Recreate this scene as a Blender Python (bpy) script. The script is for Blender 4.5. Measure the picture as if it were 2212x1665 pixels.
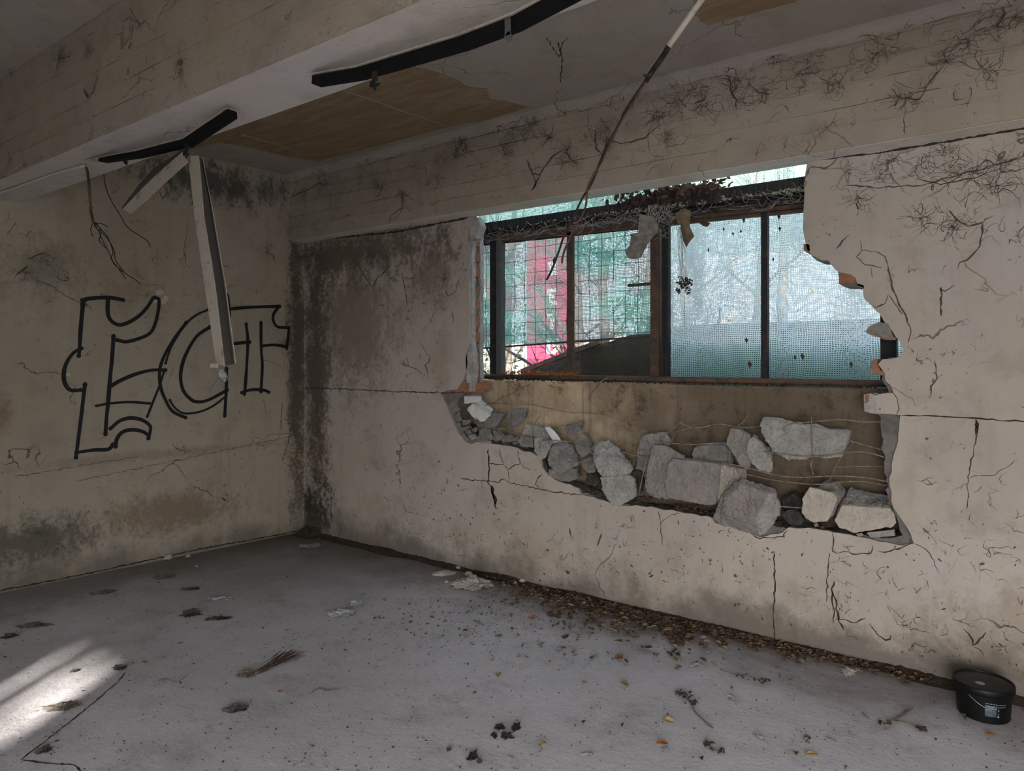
import bpy, bmesh, math, random
from mathutils import Vector, Matrix, noise, geometry

for o in list(bpy.data.objects):
    bpy.data.objects.remove(o)
C = bpy.context.scene.collection
S = bpy.context.scene
R = random.Random(7)

# ------------------------------------------------------------------ camera, world, sun, lamps, exposure
F, CX, HY, CAMZ = 1500.0, 1106.0, 778.0, 1.6
YAW = math.radians(36.5)
SN, CS = math.sin(YAW), math.cos(YAW)
cam = bpy.data.cameras.new('camera')
cam.sensor_width = 36.0
cam.lens = F / 2212 * 36.0
cam.shift_y = -(832.5 - HY) / 2212
cam.clip_start = 0.02
camo = bpy.data.objects.new('camera', cam)
camo.location = (0, 0, CAMZ)
camo.rotation_euler = (math.radians(90), 0, YAW)
C.objects.link(camo)
S.camera = camo

w = bpy.data.worlds.new('sky')
S.world = w
w.use_nodes = True
wt = w.node_tree
bg = wt.nodes['Background']
wtc = wt.nodes.new('ShaderNodeTexCoord')
wsep = wt.nodes.new('ShaderNodeSeparateXYZ')
wr = wt.nodes.new('ShaderNodeValToRGB')
wt.links.new(wtc.outputs['Generated'], wsep.inputs[0])
wt.links.new(wsep.outputs['Z'], wr.inputs[0])
wr.color_ramp.elements[0].position = 0.0
wr.color_ramp.elements[0].color = (0.90, 0.95, 1.0, 1)
wr.color_ramp.elements[1].position = 0.6
wr.color_ramp.elements[1].color = (0.62, 0.80, 1.0, 1)
wt.links.new(wr.outputs[0], bg.inputs[0])
bg.inputs[1].default_value = 2.1

sun = bpy.data.lights.new('sun', 'SUN')
sun.energy = 22.0
sun.angle = math.radians(1.5)
sun.color = (1.0, 0.93, 0.84)
suno = bpy.data.objects.new('sun', sun)
SUN_EL = math.radians(21.8)
suno.rotation_euler = Vector((-.552 * math.cos(SUN_EL), .834 * math.cos(SUN_EL), -math.sin(SUN_EL))).to_track_quat('-Z', 'Y').to_euler()
suno.location = (-3, -9, 6)
C.objects.link(suno)


def area(name, loc, rot, sx, sy, power, col, spread=180):
    l = bpy.data.lights.new(name, 'AREA')
    l.shape = 'RECTANGLE'
    l.size, l.size_y, l.energy, l.color = sx, sy, power, col
    l.spread = math.radians(spread)
    o = bpy.data.objects.new(name, l)
    o.location, o.rotation_euler = loc, rot
    C.objects.link(o)
    return o


# daylight coming in through the openings behind and beside the camera
area('doorway_daylight', (1.35, -3.2, 1.35), (math.radians(50), 0, 0), 2.1, 2.2, 235, (1.0, 0.98, 0.98), 125)
area('side_opening_daylight', (3.0, -0.6, 1.5), (math.radians(50), 0, math.radians(90)), 2.6, 1.5, 80, (1.0, 0.98, 0.98), 125)
area('rear_opening_daylight', (-2.9, -3.2, 1.0), (math.radians(55), 0, 0), 1.1, 1.2, 26, (0.92, 0.95, 1.0), 125)

vs = S.view_settings
vs.view_transform = 'Standard'
vs.look = 'None'
vs.gamma = 1
vs.use_curve_mapping = False
vs.exposure = 0.0
S.cycles.max_bounces = 5
S.cycles.diffuse_bounces = 3
S.cycles.transparent_max_bounces = 10
S.cycles.sample_clamp_indirect = 6
S.cycles.use_denoising = True
S.cycles.use_adaptive_sampling = True
S.cycles.adaptive_threshold = 0.08
S.cycles.adaptive_min_samples = 16

# ------------------------------------------------------------------ surveying: a pixel of the photograph onto a real plane


def ray(px, py):
    l = (px - CX) / F
    return Vector((-SN + CS * l, CS + SN * l, (HY - py) / F))


def onY(px, py, Y):
    d = ray(px, py)
    t = Y / d.y
    return Vector((d.x * t, Y, CAMZ + d.z * t))


SL = 0.10      # the left wall is not quite square to the window wall


def onX(px, py, X):
    d = ray(px, py)
    t = (X - SL * 4.07) / (d.x - SL * d.y)
    return Vector((d.x * t, d.y * t, CAMZ + d.z * t))


def onZ(px, py, Z):
    d = ray(px, py)
    t = (Z - CAMZ) / d.z
    return Vector((d.x * t, d.y * t, Z))


XL, YW, YF, ZC, ZB = -5.43, 4.07, 3.92, 3.30, 2.70   # left wall, window wall, beam face, ceiling, beam underside
XR, YN = 3.1, -3.3

# ------------------------------------------------------------------ helpers


def tag(o, label=None, cat=None, group=None, kind=None):
    if label: o['label'] = label
    if cat: o['category'] = cat
    if group: o['group'] = group
    if kind: o['kind'] = kind
    return o


def link(o, parent=None):
    C.objects.link(o)
    if parent: o.parent = parent
    return o


def empty(name, loc, label=None, cat=None, group=None, kind=None):
    o = bpy.data.objects.new(name, None)
    o.location = loc
    o.empty_display_size = 0.1
    link(o)
    return tag(o, label, cat, group, kind)


class MB:
    def __init__(s):
        s.v, s.f = [], []

    def add(s, vs_, fs):
        b = len(s.v)
        s.v += [Vector(v) for v in vs_]
        s.f += [tuple(b + i for i in f) for f in fs]

    def box(s, x0, x1, y0, y1, z0, z1):
        s.add([(x0, y0, z0), (x1, y0, z0), (x1, y1, z0), (x0, y1, z0), (x0, y0, z1), (x1, y0, z1), (x1, y1, z1), (x0, y1, z1)],
              [(0, 3, 2, 1), (4, 5, 6, 7), (0, 1, 5, 4), (1, 2, 6, 5), (2, 3, 7, 6), (3, 0, 4, 7)])
        return s

    def bar(s, p0, p1, w, h, up=Vector((0, 0, 1)), h1=None):
        p0, p1 = Vector(p0), Vector(p1)
        d = (p1 - p0).normalized()
        side = d.cross(up)
        if side.length < 1e-4: side = Vector((1, 0, 0))
        side.normalize()
        u = side.cross(d).normalized()
        h1 = h1 or h
        vs_ = []
        for p, hh in ((p0, h), (p1, h1)):
            for a, b in ((-1, -1), (1, -1), (1, 1), (-1, 1)):
                vs_.append(p + side * a * w / 2 + u * b * hh / 2)
        s.add(vs_, [(3, 2, 1, 0), (4, 5, 6, 7), (0, 1, 5, 4), (1, 2, 6, 5), (2, 3, 7, 6), (3, 0, 4, 7)])
        return s

    def tube(s, pts, r, n=5):
        pts = [Vector(p) for p in pts]
        rs = r if isinstance(r, (list, tuple)) else [r] * len(pts)
        b = len(s.v)
        u = None
        for i, p in enumerate(pts):
            d = (pts[min(i + 1, len(pts) - 1)] - pts[max(i - 1, 0)])
            if d.length < 1e-7: d = Vector((0, 0, 1))
            d.normalize()
            if u is None:
                u = d.orthogonal()
            u = (u - d * u.dot(d))
            if u.length < 1e-5: u = d.orthogonal()
            u.normalize()
            v2 = d.cross(u)
            for k in range(n):
                a = 2 * math.pi * k / n
                s.v.append(p + (u * math.cos(a) + v2 * math.sin(a)) * rs[i])
        for i in range(len(pts) - 1):
            for k in range(n):
                a0, a1 = b + i * n + k, b + i * n + (k + 1) % n
                s.f.append((a0, a1, a1 + n, a0 + n))
        s.f.append(tuple(b + k for k in reversed(range(n))))
        s.f.append(tuple(b + (len(pts) - 1) * n + k for k in range(n)))
        return s

    def prism(s, poly, dv):
        """flat polygon (3-D points) pushed along dv"""
        poly = [Vector(p) for p in poly]
        dv = Vector(dv)
        tris = geometry.tessellate_polygon([poly])
        n = len(poly)
        b = len(s.v)
        s.v += poly + [p + dv for p in poly]
        nrm = Vector((0, 0, 0))
        for i in range(n): nrm += poly[i].cross(poly[(i + 1) % n])
        flip = nrm.dot(dv) > 0
        for t in tris:
            a = poly[t[0]]
            tn = (poly[t[1]] - a).cross(poly[t[2]] - a)
            tt = t if tn.dot(dv) < 0 else (t[0], t[2], t[1])
            s.f.append(tuple(b + i for i in tt))
            s.f.append(tuple(b + n + i for i in reversed(tt)))
        for i in range(n):
            j = (i + 1) % n
            q = (b + i, b + j, b + n + j, b + n + i)
            s.f.append(q if not flip else tuple(reversed(q)))
        return s

    def ribbon(s, pts, wd, nrm):
        """flat painted or stuck-on strip"""
        pts = [Vector(p) for p in pts]
        ws = wd if isinstance(wd, (list, tuple)) else [wd] * len(pts)
        b = len(s.v)
        for i, p in enumerate(pts):
            d = pts[min(i + 1, len(pts) - 1)] - pts[max(i - 1, 0)]
            if d.length < 1e-7: d = Vector((1e-3, 0, 1e-3))
            side = d.cross(nrm).normalized() * ws[i] / 2
            s.v += [p - side, p + side]
        for i in range(len(pts) - 1):
            a = b + 2 * i
            s.f.append((a, a + 1, a + 3, a + 2))
        return s

    def build(s, name, mat, parent=None, smooth=False, loc=None):
        m = bpy.data.meshes.new(name)
        off = Vector(loc) if loc is not None else Vector((0, 0, 0))
        m.from_pydata([tuple(v - off) for v in s.v], [], s.f)
        m.update()
        if smooth: m.polygons.foreach_set('use_smooth', [True] * len(m.polygons))
        if mat: m.materials.append(mat)
        o = bpy.data.objects.new(name, m)
        o.location = off
        link(o)
        if parent:
            o.parent = parent
            o.location = off - parent.location if parent.type == 'EMPTY' or loc is not None else (0, 0, 0)
            if parent.location.length > 0 and loc is None:
                o.location = -Vector(parent.location)
        return o


def child(mb, name, mat, parent, **k):
    """part whose verts are written in world coordinates"""
    o = mb.build(name, mat, None, **k)
    o.parent = parent
    o.location = Vector(o.location) - Vector(parent.location)
    return o


def smooth_path(pts, n=5):
    pts = [Vector(p) for p in pts]
    if len(pts) < 3:
        return [pts[0].lerp(pts[-1], i / n) for i in range(n + 1)]
    out = []
    P = [pts[0] * 2 - pts[1]] + pts + [pts[-1] * 2 - pts[-2]]
    for i in range(1, len(P) - 2):
        a, b, c, d = P[i - 1], P[i], P[i + 1], P[i + 2]
        for k in range(n):
            t = k / n
            out.append(0.5 * ((2 * b) + (c - a) * t + (2 * a - 5 * b + 4 * c - d) * t * t + (3 * b - a - 3 * c + d) * t ** 3))
    out.append(pts[-1])
    return out


# ------------------------------------------------------------------ materials


class NT:
    def __init__(s, name):
        s.m = bpy.data.materials.new(name)
        s.m.use_nodes = True
        s.t = s.m.node_tree
        s.b = s.t.nodes['Principled BSDF']
        s.out = s.t.nodes['Material Output']
        s.b.inputs['Specular IOR Level'].default_value = 0.25
        s.b.inputs['Roughness'].default_value = 0.85
        tc = s.t.nodes.new('ShaderNodeTexCoord')
        s.co = tc.outputs['Object']

    def n(s, typ, **props):
        x = s.t.nodes.new(typ)
        for k, v in props.items(): setattr(x, k, v)
        return x

    def L(s, a, b):
        if isinstance(a, (int, float)): b.default_value = a
        elif isinstance(a, (tuple, list)): b.default_value = tuple(a) + ((1,) if len(a) == 3 and len(b.default_value) == 4 else ())
        else: s.t.links.new(a, b)

    def math(s, op, a, b=0.0, c=0.0, clamp=False):
        x = s.n('ShaderNodeMath', operation=op, use_clamp=clamp)
        s.L(a, x.inputs[0]); s.L(b, x.inputs[1]); s.L(c, x.inputs[2])
        return x.outputs[0]

    def mix(s, f, a, b, mode='MIX'):
        x = s.n('ShaderNodeMix', data_type='RGBA', blend_type=mode)
        s.L(f, x.inputs[0]); s.L(a, x.inputs[6]); s.L(b, x.inputs[7])
        return x.outputs[2]

    def vscale(s, v, sc, off=(0, 0, 0)):
        x = s.n('ShaderNodeMapping')
        s.L(v, x.inputs[0])
        x.inputs['Scale'].default_value = sc
        x.inputs['Location'].default_value = off
        return x.outputs[0]

    def noise(s, sc, det=4, rough=0.55, v=None, dist=0.0):
        x = s.n('ShaderNodeTexNoise')
        s.L(v if v is not None else s.co, x.inputs['Vector'])
        x.inputs['Scale'].default_value = sc
        x.inputs['Detail'].default_value = det
        x.inputs['Roughness'].default_value = rough
        x.inputs['Distortion'].default_value = dist
        return x.outputs['Fac']

    def step(s, f, a, b):
        x = s.n('ShaderNodeMapRange', interpolation_type='SMOOTHSTEP')
        s.L(f, x.inputs[0])
        x.inputs[1].default_value = a
        x.inputs[2].default_value = b
        return x.outputs[0]

    def xyz(s):
        x = s.n('ShaderNodeSeparateXYZ')
        s.L(s.co, x.inputs[0])
        return x.outputs

    def voro(s, sc, v=None, feat='DISTANCE_TO_EDGE'):
        x = s.n('ShaderNodeTexVoronoi', feature=feat)
        s.L(v if v is not None else s.co, x.inputs['Vector'])
        x.inputs['Scale'].default_value = sc
        return x.outputs[0]

    def warp(s, sc, amt):
        x = s.n('ShaderNodeTexNoise')
        s.L(s.co, x.inputs['Vector'])
        x.inputs['Scale'].default_value = sc
        x.inputs['Detail'].default_value = 4
        a = s.n('ShaderNodeVectorMath', operation='MULTIPLY_ADD')
        s.L(x.outputs['Color'], a.inputs[0])
        a.inputs[1].default_value = (amt,) * 3
        s.L(s.co, a.inputs[2])
        return a.outputs[0]

    def fin(s, col, bump=None, bs=0.3, dist=0.01, rough=None):
        s.L(col, s.b.inputs['Base Color'])
        if bump is not None:
            x = s.n('ShaderNodeBump')
            x.inputs['Strength'].default_value = bs
            x.inputs['Distance'].default_value = dist
            s.L(bump, x.inputs['Height'])
            s.L(x.outputs[0], s.b.inputs['Normal'])
        if rough is not None: s.L(rough, s.b.inputs['Roughness'])
        return s.m


def plaster(name, c1, c2, dark, ax, zones=(), foot=0.5, crackness=1.0, streak=0.5, specks=1.0, foot_col=(0.13, 0.11, 0.085), warm=(0.36, 0.28, 0.19)):
    """dirty plaster. zones: (centre along wall, centre z, half sizes, strength, colour)"""
    k = NT(name)
    x, y, z = k.xyz()
    u = (x, y)[ax]
    big = k.noise(0.9, 5, 0.6)
    col = k.mix(k.step(big, 0.35, 0.65), c1, c2)
    hue = k.step(k.noise(1.9, 4, 0.5, v=k.vscale(k.co, (1, 1, 1), (11, 5, 8))), 0.42, 0.60)
    col = k.mix(k.math('MULTIPLY', hue, 0.45), col, tuple(q * f for q, f in zip(c1, (1.0, 0.98, 0.86))))
    mid = k.noise(4.5, 7, 0.65)
    col = k.mix(k.math('MULTIPLY', k.step(mid, 0.48, 0.72), 0.30), col, dark)
    wm = k.noise(2.1, 5, 0.6, v=k.vscale(k.co, (1, 1, 1), (7, 3, 2)))
    col = k.mix(k.math('MULTIPLY', k.step(wm, 0.52, 0.75), 0.4), col, warm)
    # runs of dirt
    st = k.noise(1.0, 5, 0.7, v=k.vscale(k.co, (9, 9, 0.9)))
    col = k.mix(k.math('MULTIPLY', k.step(st, 0.52, 0.78), streak), col, dark)
    mould = k.math('ADD', k.math('MULTIPLY', k.noise(9, 9, 0.75, v=k.vscale(k.co, (1, 1, .55))), 0.6), k.math('MULTIPLY', k.noise(34, 6, 0.7), 0.4))
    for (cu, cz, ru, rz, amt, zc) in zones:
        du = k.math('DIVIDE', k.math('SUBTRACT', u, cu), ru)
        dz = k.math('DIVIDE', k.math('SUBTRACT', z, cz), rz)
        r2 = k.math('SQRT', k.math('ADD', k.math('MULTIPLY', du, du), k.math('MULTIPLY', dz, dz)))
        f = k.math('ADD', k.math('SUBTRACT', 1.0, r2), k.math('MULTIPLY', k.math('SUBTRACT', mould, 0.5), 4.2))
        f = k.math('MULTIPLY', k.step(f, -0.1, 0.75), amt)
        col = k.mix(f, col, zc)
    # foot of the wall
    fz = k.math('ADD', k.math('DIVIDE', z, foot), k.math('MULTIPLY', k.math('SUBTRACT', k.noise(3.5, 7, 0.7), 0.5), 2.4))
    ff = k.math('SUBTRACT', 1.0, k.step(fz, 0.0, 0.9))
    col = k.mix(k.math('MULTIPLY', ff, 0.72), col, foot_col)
    # specks and pits
    sp = k.step(k.noise(34, 3, 0.6), 0.66, 0.72)
    sp2 = k.math('MULTIPLY', sp, k.step(k.noise(2.3, 3), 0.42, 0.6))
    col = k.mix(k.math('MULTIPLY', sp2, 0.75 * specks), col, (0.055, 0.042, 0.032))
    # hairline cracks
    v = k.voro(1.7, v=k.warp(3.0, 0.45))
    cr = k.math('SUBTRACT', 1.0, k.step(v, 0.0, 0.010))
    cr = k.math('MULTIPLY', cr, k.step(k.noise(1.6, 2, v=k.vscale(k.co, (1, 1, 1), (3, 9, 4))), 0.54, 0.62))
    col = k.mix(k.math('MULTIPLY', cr, 0.8 * crackness), col, (0.05, 0.04, 0.03))
    fine = k.noise(60, 6, 0.7)
    h = k.math('ADD', k.math('MULTIPLY', fine, 0.35), k.math('MULTIPLY', k.noise(11, 6, 0.6), 1.0))
    h = k.math('SUBTRACT', h, k.math('MULTIPLY', sp2, 0.5))
    h = k.math('SUBTRACT', h, k.math('MULTIPLY', cr, 0.8))
    return k.fin(col, h, 0.55, 0.012)


def concrete(name, c1, c2, sc=6, bs=0.8, dist=0.012, spot=(0.08, 0.07, 0.06), spots=0.4):
    k = NT(name)
    a = k.noise(sc, 8, 0.65)
    col = k.mix(k.step(a, 0.35, 0.65), c1, c2)
    col = k.mix(k.math('MULTIPLY', k.step(k.noise(sc * 2.3, 9, 0.75, dist=0.6), 0.50, 0.68), spots * 1.2), col, tuple(q * 0.45 for q in c2))
    col = k.mix(k.math('MULTIPLY', k.step(k.noise(sc * 6, 4, 0.6), 0.58, 0.7), spots), col, spot)
    h = k.math('ADD', k.noise(sc * 3, 8, 0.7), k.math('MULTIPLY', k.noise(sc * 14, 4, 0.7), 0.5))
    return k.fin(col, h, bs, dist)


def plain(name, col, rough=0.8, spec=0.25, metal=0.0, var=0.25, sc=20, bs=0.2, dist=0.003):
    k = NT(name)
    k.b.inputs['Specular IOR Level'].default_value = spec
    k.b.inputs['Metallic'].default_value = metal
    d = tuple(c * (1 - var) for c in col)
    c = k.mix(k.step(k.noise(sc, 6, 0.65), 0.35, 0.65), col, d)
    return k.fin(c, k.noise(sc * 3, 4, 0.6), bs, dist, rough)


def rust(name, base, rc, amt=0.5, sc=9, rough=0.7, metal=0.2):
    k = NT(name)
    k.b.inputs['Metallic'].default_value = metal
    f = k.step(k.noise(sc, 8, 0.7), 0.62 - amt * 0.35, 0.78 - amt * 0.35)
    c = k.mix(f, base, rc)
    c = k.mix(k.math('MULTIPLY', k.step(k.noise(sc * 5, 4, 0.6), 0.55, 0.7), 0.5), c, (0.03, 0.025, 0.02))
    return k.fin(c, k.noise(sc * 6, 5, 0.7), 0.5, 0.004, rough)


def netting(name, col, duty, per, tr=0.6, col2=None, sh=0.0, wrink=(1.5, 1.5, 1.5), dusty=0.35, zdark=None):
    """woven shade cloth: threads that pass some light, holes between them"""
    k = NT(name)
    x, y, z = k.xyz()
    ww = k.math('MULTIPLY', k.noise(2.0, 3), 0.10)
    def thr(c, p, d):
        fr = k.math('FRACT', k.math('DIVIDE', k.math('ADD', c, ww), p))
        return k.math('LESS_THAN', fr, d)
    a = k.math('MAXIMUM', thr(z, per, duty), thr(x, per * 1.15, duty * 0.8))
    dn = k.noise(1.0, 6, 0.65, v=k.vscale(k.co, wrink))
    dirt = k.step(dn, 0.45, 0.72)
    # dust fills some of the holes
    fill = k.math('LESS_THAN', k.noise(120, 1, 0.5), k.math('ADD', 0.30, k.math('MULTIPLY', dirt, dusty)))
    a = k.math('MAXIMUM', a, fill)
    if col2: col_ = k.mix(k.step(k.noise(1.6, 3, 0.5, v=k.vscale(k.co, (1, 1, 2.2), (3, 1, 6))), 0.44, 0.58), col, col2)
    else: col_ = col
    c = k.mix(k.math('MULTIPLY', dirt, 0.55), col_, tuple(q * 0.35 for q in col))
    tl = k.n('ShaderNodeBsdfTranslucent')
    df = k.n('ShaderNodeBsdfDiffuse')
    k.L(c, tl.inputs[0]); k.L(c, df.inputs[0])
    m1 = k.n('ShaderNodeMixShader')
    m1.inputs[0].default_value = tr
    k.L(df.outputs[0], m1.inputs[1]); k.L(tl.outputs[0], m1.inputs[2])
    tp = k.n('ShaderNodeBsdfTransparent')
    m2 = k.n('ShaderNodeMixShader')
    k.L(a, m2.inputs[0]); k.L(tp.outputs[0], m2.inputs[1]); k.L(m1.outputs[0], m2.inputs[2])
    k.L(m2.outputs[0], k.out.inputs[0])
    return k.m


def two_sided(name, col, tr=0.35, var=0.4, sc=25):
    k = NT(name)
    c = k.mix(k.step(k.noise(sc, 6, 0.7), 0.35, 0.65), col, tuple(q * (1 - var) for q in col))
    tl = k.n('ShaderNodeBsdfTranslucent')
    k.L(c, tl.inputs[0])
    k.fin(c, k.noise(sc * 2, 4), 0.3, 0.003)
    m1 = k.n('ShaderNodeMixShader')
    m1.inputs[0].default_value = tr
    k.L(k.b.outputs[0], m1.inputs[1]); k.L(tl.outputs[0], m1.inputs[2])
    k.L(m1.outputs[0], k.out.inputs[0])
    return k.m


DK = (0.085, 0.063, 0.045)
M = {}
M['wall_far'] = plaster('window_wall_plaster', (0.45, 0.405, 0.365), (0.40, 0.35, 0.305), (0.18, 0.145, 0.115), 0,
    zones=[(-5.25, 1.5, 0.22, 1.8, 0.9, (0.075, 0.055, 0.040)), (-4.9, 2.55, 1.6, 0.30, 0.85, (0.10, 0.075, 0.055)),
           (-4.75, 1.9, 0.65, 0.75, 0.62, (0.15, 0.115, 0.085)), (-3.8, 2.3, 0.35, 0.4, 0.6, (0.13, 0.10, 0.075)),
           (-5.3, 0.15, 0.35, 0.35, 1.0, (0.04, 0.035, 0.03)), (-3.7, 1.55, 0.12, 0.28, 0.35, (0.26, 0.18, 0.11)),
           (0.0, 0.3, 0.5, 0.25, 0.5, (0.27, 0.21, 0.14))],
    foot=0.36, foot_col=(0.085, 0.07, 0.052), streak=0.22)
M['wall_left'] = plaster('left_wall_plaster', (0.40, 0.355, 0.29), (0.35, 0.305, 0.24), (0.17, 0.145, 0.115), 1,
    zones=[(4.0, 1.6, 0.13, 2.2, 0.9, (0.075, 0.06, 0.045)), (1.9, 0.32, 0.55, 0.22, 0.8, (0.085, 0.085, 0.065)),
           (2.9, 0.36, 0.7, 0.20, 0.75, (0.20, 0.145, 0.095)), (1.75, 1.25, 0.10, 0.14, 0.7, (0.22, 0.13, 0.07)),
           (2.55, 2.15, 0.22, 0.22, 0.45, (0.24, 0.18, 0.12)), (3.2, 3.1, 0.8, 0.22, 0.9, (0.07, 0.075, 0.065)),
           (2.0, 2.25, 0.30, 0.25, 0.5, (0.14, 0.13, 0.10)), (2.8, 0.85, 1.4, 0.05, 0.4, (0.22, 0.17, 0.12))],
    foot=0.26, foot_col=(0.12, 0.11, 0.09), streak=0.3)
M['beam'] = plaster('beam_limewash', (0.40, 0.35, 0.29), (0.34, 0.29, 0.235), (0.17, 0.14, 0.115), 0, foot=0.01, streak=0.12, crackness=0.5, specks=0.6)
M['ceiling'] = plaster('ceiling_limewash', (0.40, 0.36, 0.325), (0.35, 0.315, 0.28), (0.20, 0.17, 0.14), 0, foot=0.01, streak=0.0, crackness=0.4, specks=0.3,
    zones=[])
M['soffit'] = plaster('soffit_limewash_lit', (0.56, 0.52, 0.49), (0.50, 0.46, 0.435), (0.26, 0.23, 0.21), 0, foot=0.01, streak=0.0, crackness=0.4, specks=0.3)  # paler than the beam face: light bounced off the floor, put into the colour
M['shell'] = plain('shell_plaster', (0.20, 0.18, 0.155), 0.9, sc=3)
M['core'] = concrete('broken_masonry', (0.30, 0.27, 0.245), (0.20, 0.18, 0.16), 9, 1.0, 0.02)
M['reveal'] = concrete('reveal_mortar', (0.50, 0.48, 0.46), (0.36, 0.33, 0.30), 12, 0.9, 0.01)
M['brick'] = concrete('orange_brick', (0.34, 0.165, 0.095), (0.25, 0.115, 0.065), 14, 0.5, 0.005, spots=0.3)
M['stone_pale'] = concrete('pale_concrete', (0.56, 0.54, 0.50), (0.44, 0.42, 0.38), 10, 1.0, 0.02, (0.16, 0.15, 0.13), 0.3)
M['stone_grey'] = concrete('grey_concrete', (0.42, 0.40, 0.37), (0.28, 0.265, 0.24), 10, 1.0, 0.02, (0.10, 0.09, 0.08), 0.35)
M['stone_mauve'] = concrete('mauve_concrete', (0.31, 0.278, 0.252), (0.245, 0.218, 0.196), 9, 0.8, 0.012, (0.12, 0.10, 0.09), 0.25)
M['stone_cream'] = concrete('cream_plaster_chunk', (0.46, 0.41, 0.35), (0.40, 0.355, 0.30), 7, 0.5, 0.008, (0.16, 0.13, 0.10), 0.2)
M['stone_dark'] = concrete('dark_concrete', (0.10, 0.095, 0.088), (0.045, 0.042, 0.038), 10, 0.9, 0.012)
M['wire'] = plain('rusty_wire', (0.30, 0.235, 0.175), 0.7, var=0.5, sc=30)
M['mesh_wire'] = plain('grey_wire', (0.045, 0.04, 0.04), 0.6, var=0.4, sc=30)
M['black_metal'] = rust('dark_window_steel', (0.018, 0.018, 0.021), (0.06, 0.038, 0.025), 0.3, metal=0.0)
M['rail_rib'] = plain('dull_rail_rib', (0.045, 0.046, 0.048), 0.7)
M['feather'] = concrete('black_feather', (0.045, 0.042, 0.04), (0.018, 0.017, 0.016), 30, 1.0, 0.01)
M['soffit_far'] = plaster('far_soffit_limewash_lit', (0.70, 0.66, 0.60), (0.62, 0.58, 0.52), (0.36, 0.32, 0.28), 0, foot=0.01, streak=0.0, crackness=0.4, specks=0.3)  # brighter copy of the soffit limewash, its light put into the colour
M['stone_white'] = concrete('white_plaster_lit', (0.80, 0.78, 0.75), (0.66, 0.64, 0.60), 10, 0.8, 0.012, (0.3, 0.28, 0.25), 0.2)  # pale rubble whitened further: strong light at the left end, put into the colour
M['crust'] = concrete('pale_yellow_crust', (0.50, 0.45, 0.33), (0.36, 0.31, 0.22), 20, 1.0, 0.01)
M['lamp_black'] = plain('lamp_black_steel', (0.007, 0.007, 0.008), 0.7, 0.15, var=0.3)
M['grey_metal'] = rust('grey_window_steel', (0.10, 0.105, 0.11), (0.16, 0.13, 0.10), 0.35)
M['rust_metal'] = rust('rusted_window_steel', (0.07, 0.052, 0.042), (0.12, 0.07, 0.045), 0.6)
M['cobweb'] = plain('dusty_cobweb', (0.115, 0.092, 0.074), 1.0, var=0.4, sc=15)
M['crack'] = plain('crack_shadow_dirt', (0.05, 0.038, 0.028), 1.0, var=0.3)
M['pale_web'] = plain('pale_cobweb', (0.42, 0.40, 0.37), 1.0, var=0.3)
M['paint'] = plain('black_spray_paint', (0.014, 0.013, 0.014), 0.55, var=0.2, sc=8)
M['cream_metal'] = rust('cream_enamel', (0.42, 0.375, 0.31), (0.33, 0.27, 0.21), 0.3, 5, 0.5, 0.0)
M['dark_inside'] = rust('dusty_channel_inside', (0.085, 0.075, 0.065), (0.17, 0.15, 0.135), 0.25, 14, 0.6, 0.0)
M['black_plastic'] = plain('black_plastic', (0.004, 0.0045, 0.005), 0.45, 0.25, var=0.2, sc=6, bs=0.05)
M['lid_dusty'] = plain('dusty_black_lid', (0.038, 0.034, 0.031), 0.7, 0.3, var=0.3, sc=9, bs=0.1)
M['white_print'] = plain('pale_print', (0.38, 0.40, 0.42), 0.6, var=0.35, sc=90)
M['blue_print'] = plain('blue_grey_print', (0.10, 0.125, 0.16), 0.6, var=0.5, sc=70)
M['steel'] = plain('bright_wire', (0.42, 0.41, 0.40), 0.35, 0.5, 0.8, sc=20)
M['cable_black'] = plain('black_cable', (0.022, 0.017, 0.015), 0.6, var=0.3)
M['cable_red'] = plain('brown_cable', (0.085, 0.04, 0.03), 0.6, var=0.3)
M['cable_brown'] = plain('ochre_cable', (0.10, 0.078, 0.05), 0.7, var=0.4)
M['white_thing'] = plain('white_glaze', (0.72, 0.74, 0.78), 0.4, 0.4, var=0.1)
M['soil'] = concrete('black_soil', (0.10, 0.078, 0.058), (0.05, 0.038, 0.028), 14, 1.0, 0.02)
M['paper'] = two_sided('crumpled_paper', (0.40, 0.36, 0.32), 0.1, 0.25, 14)
M['plastic_scrap'] = plain('clear_grey_scrap', (0.38, 0.38, 0.38), 0.4, 0.5, var=0.5, sc=40)
M['fluff'] = concrete('dusty_fluff', (0.16, 0.145, 0.135), (0.045, 0.04, 0.038), 30, 1.0, 0.01)
M['fluff_tan'] = concrete('tan_fluff', (0.26, 0.22, 0.18), (0.12, 0.10, 0.08), 30, 1.0, 0.01)
M['bark'] = concrete('tree_bark', (0.20, 0.175, 0.15), (0.11, 0.095, 0.08), 6, 0.6, 0.01)
M['grass'] = concrete('dry_ground', (0.24, 0.21, 0.13), (0.13, 0.14, 0.07), 1.5, 0.8, 0.03)
M['banner'] = plain('crimson_banner', (0.42, 0.045, 0.095), 0.6, var=0.15, sc=2)
M['banner_white'] = plain('white_lettering', (0.85, 0.85, 0.85), 0.6, var=0.05)
M['green_leaf'] = two_sided('pale_foliage', (0.22, 0.27, 0.11), 0.5, 0.3)
M['leafA'] = two_sided('brown_leaf', (0.155, 0.092, 0.060), 0.2)
M['leafB'] = two_sided('tan_leaf', (0.26, 0.185, 0.12), 0.2)
M['leafC'] = two_sided('orange_leaf', (0.42, 0.15, 0.05), 0.25)
M['leafD'] = two_sided('grey_leaf', (0.30, 0.265, 0.235), 0.15)
M['leafE'] = two_sided('olive_leaf', (0.20, 0.185, 0.06), 0.25)
M['leafF'] = two_sided('dark_leaf', (0.085, 0.055, 0.04), 0.1)
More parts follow.
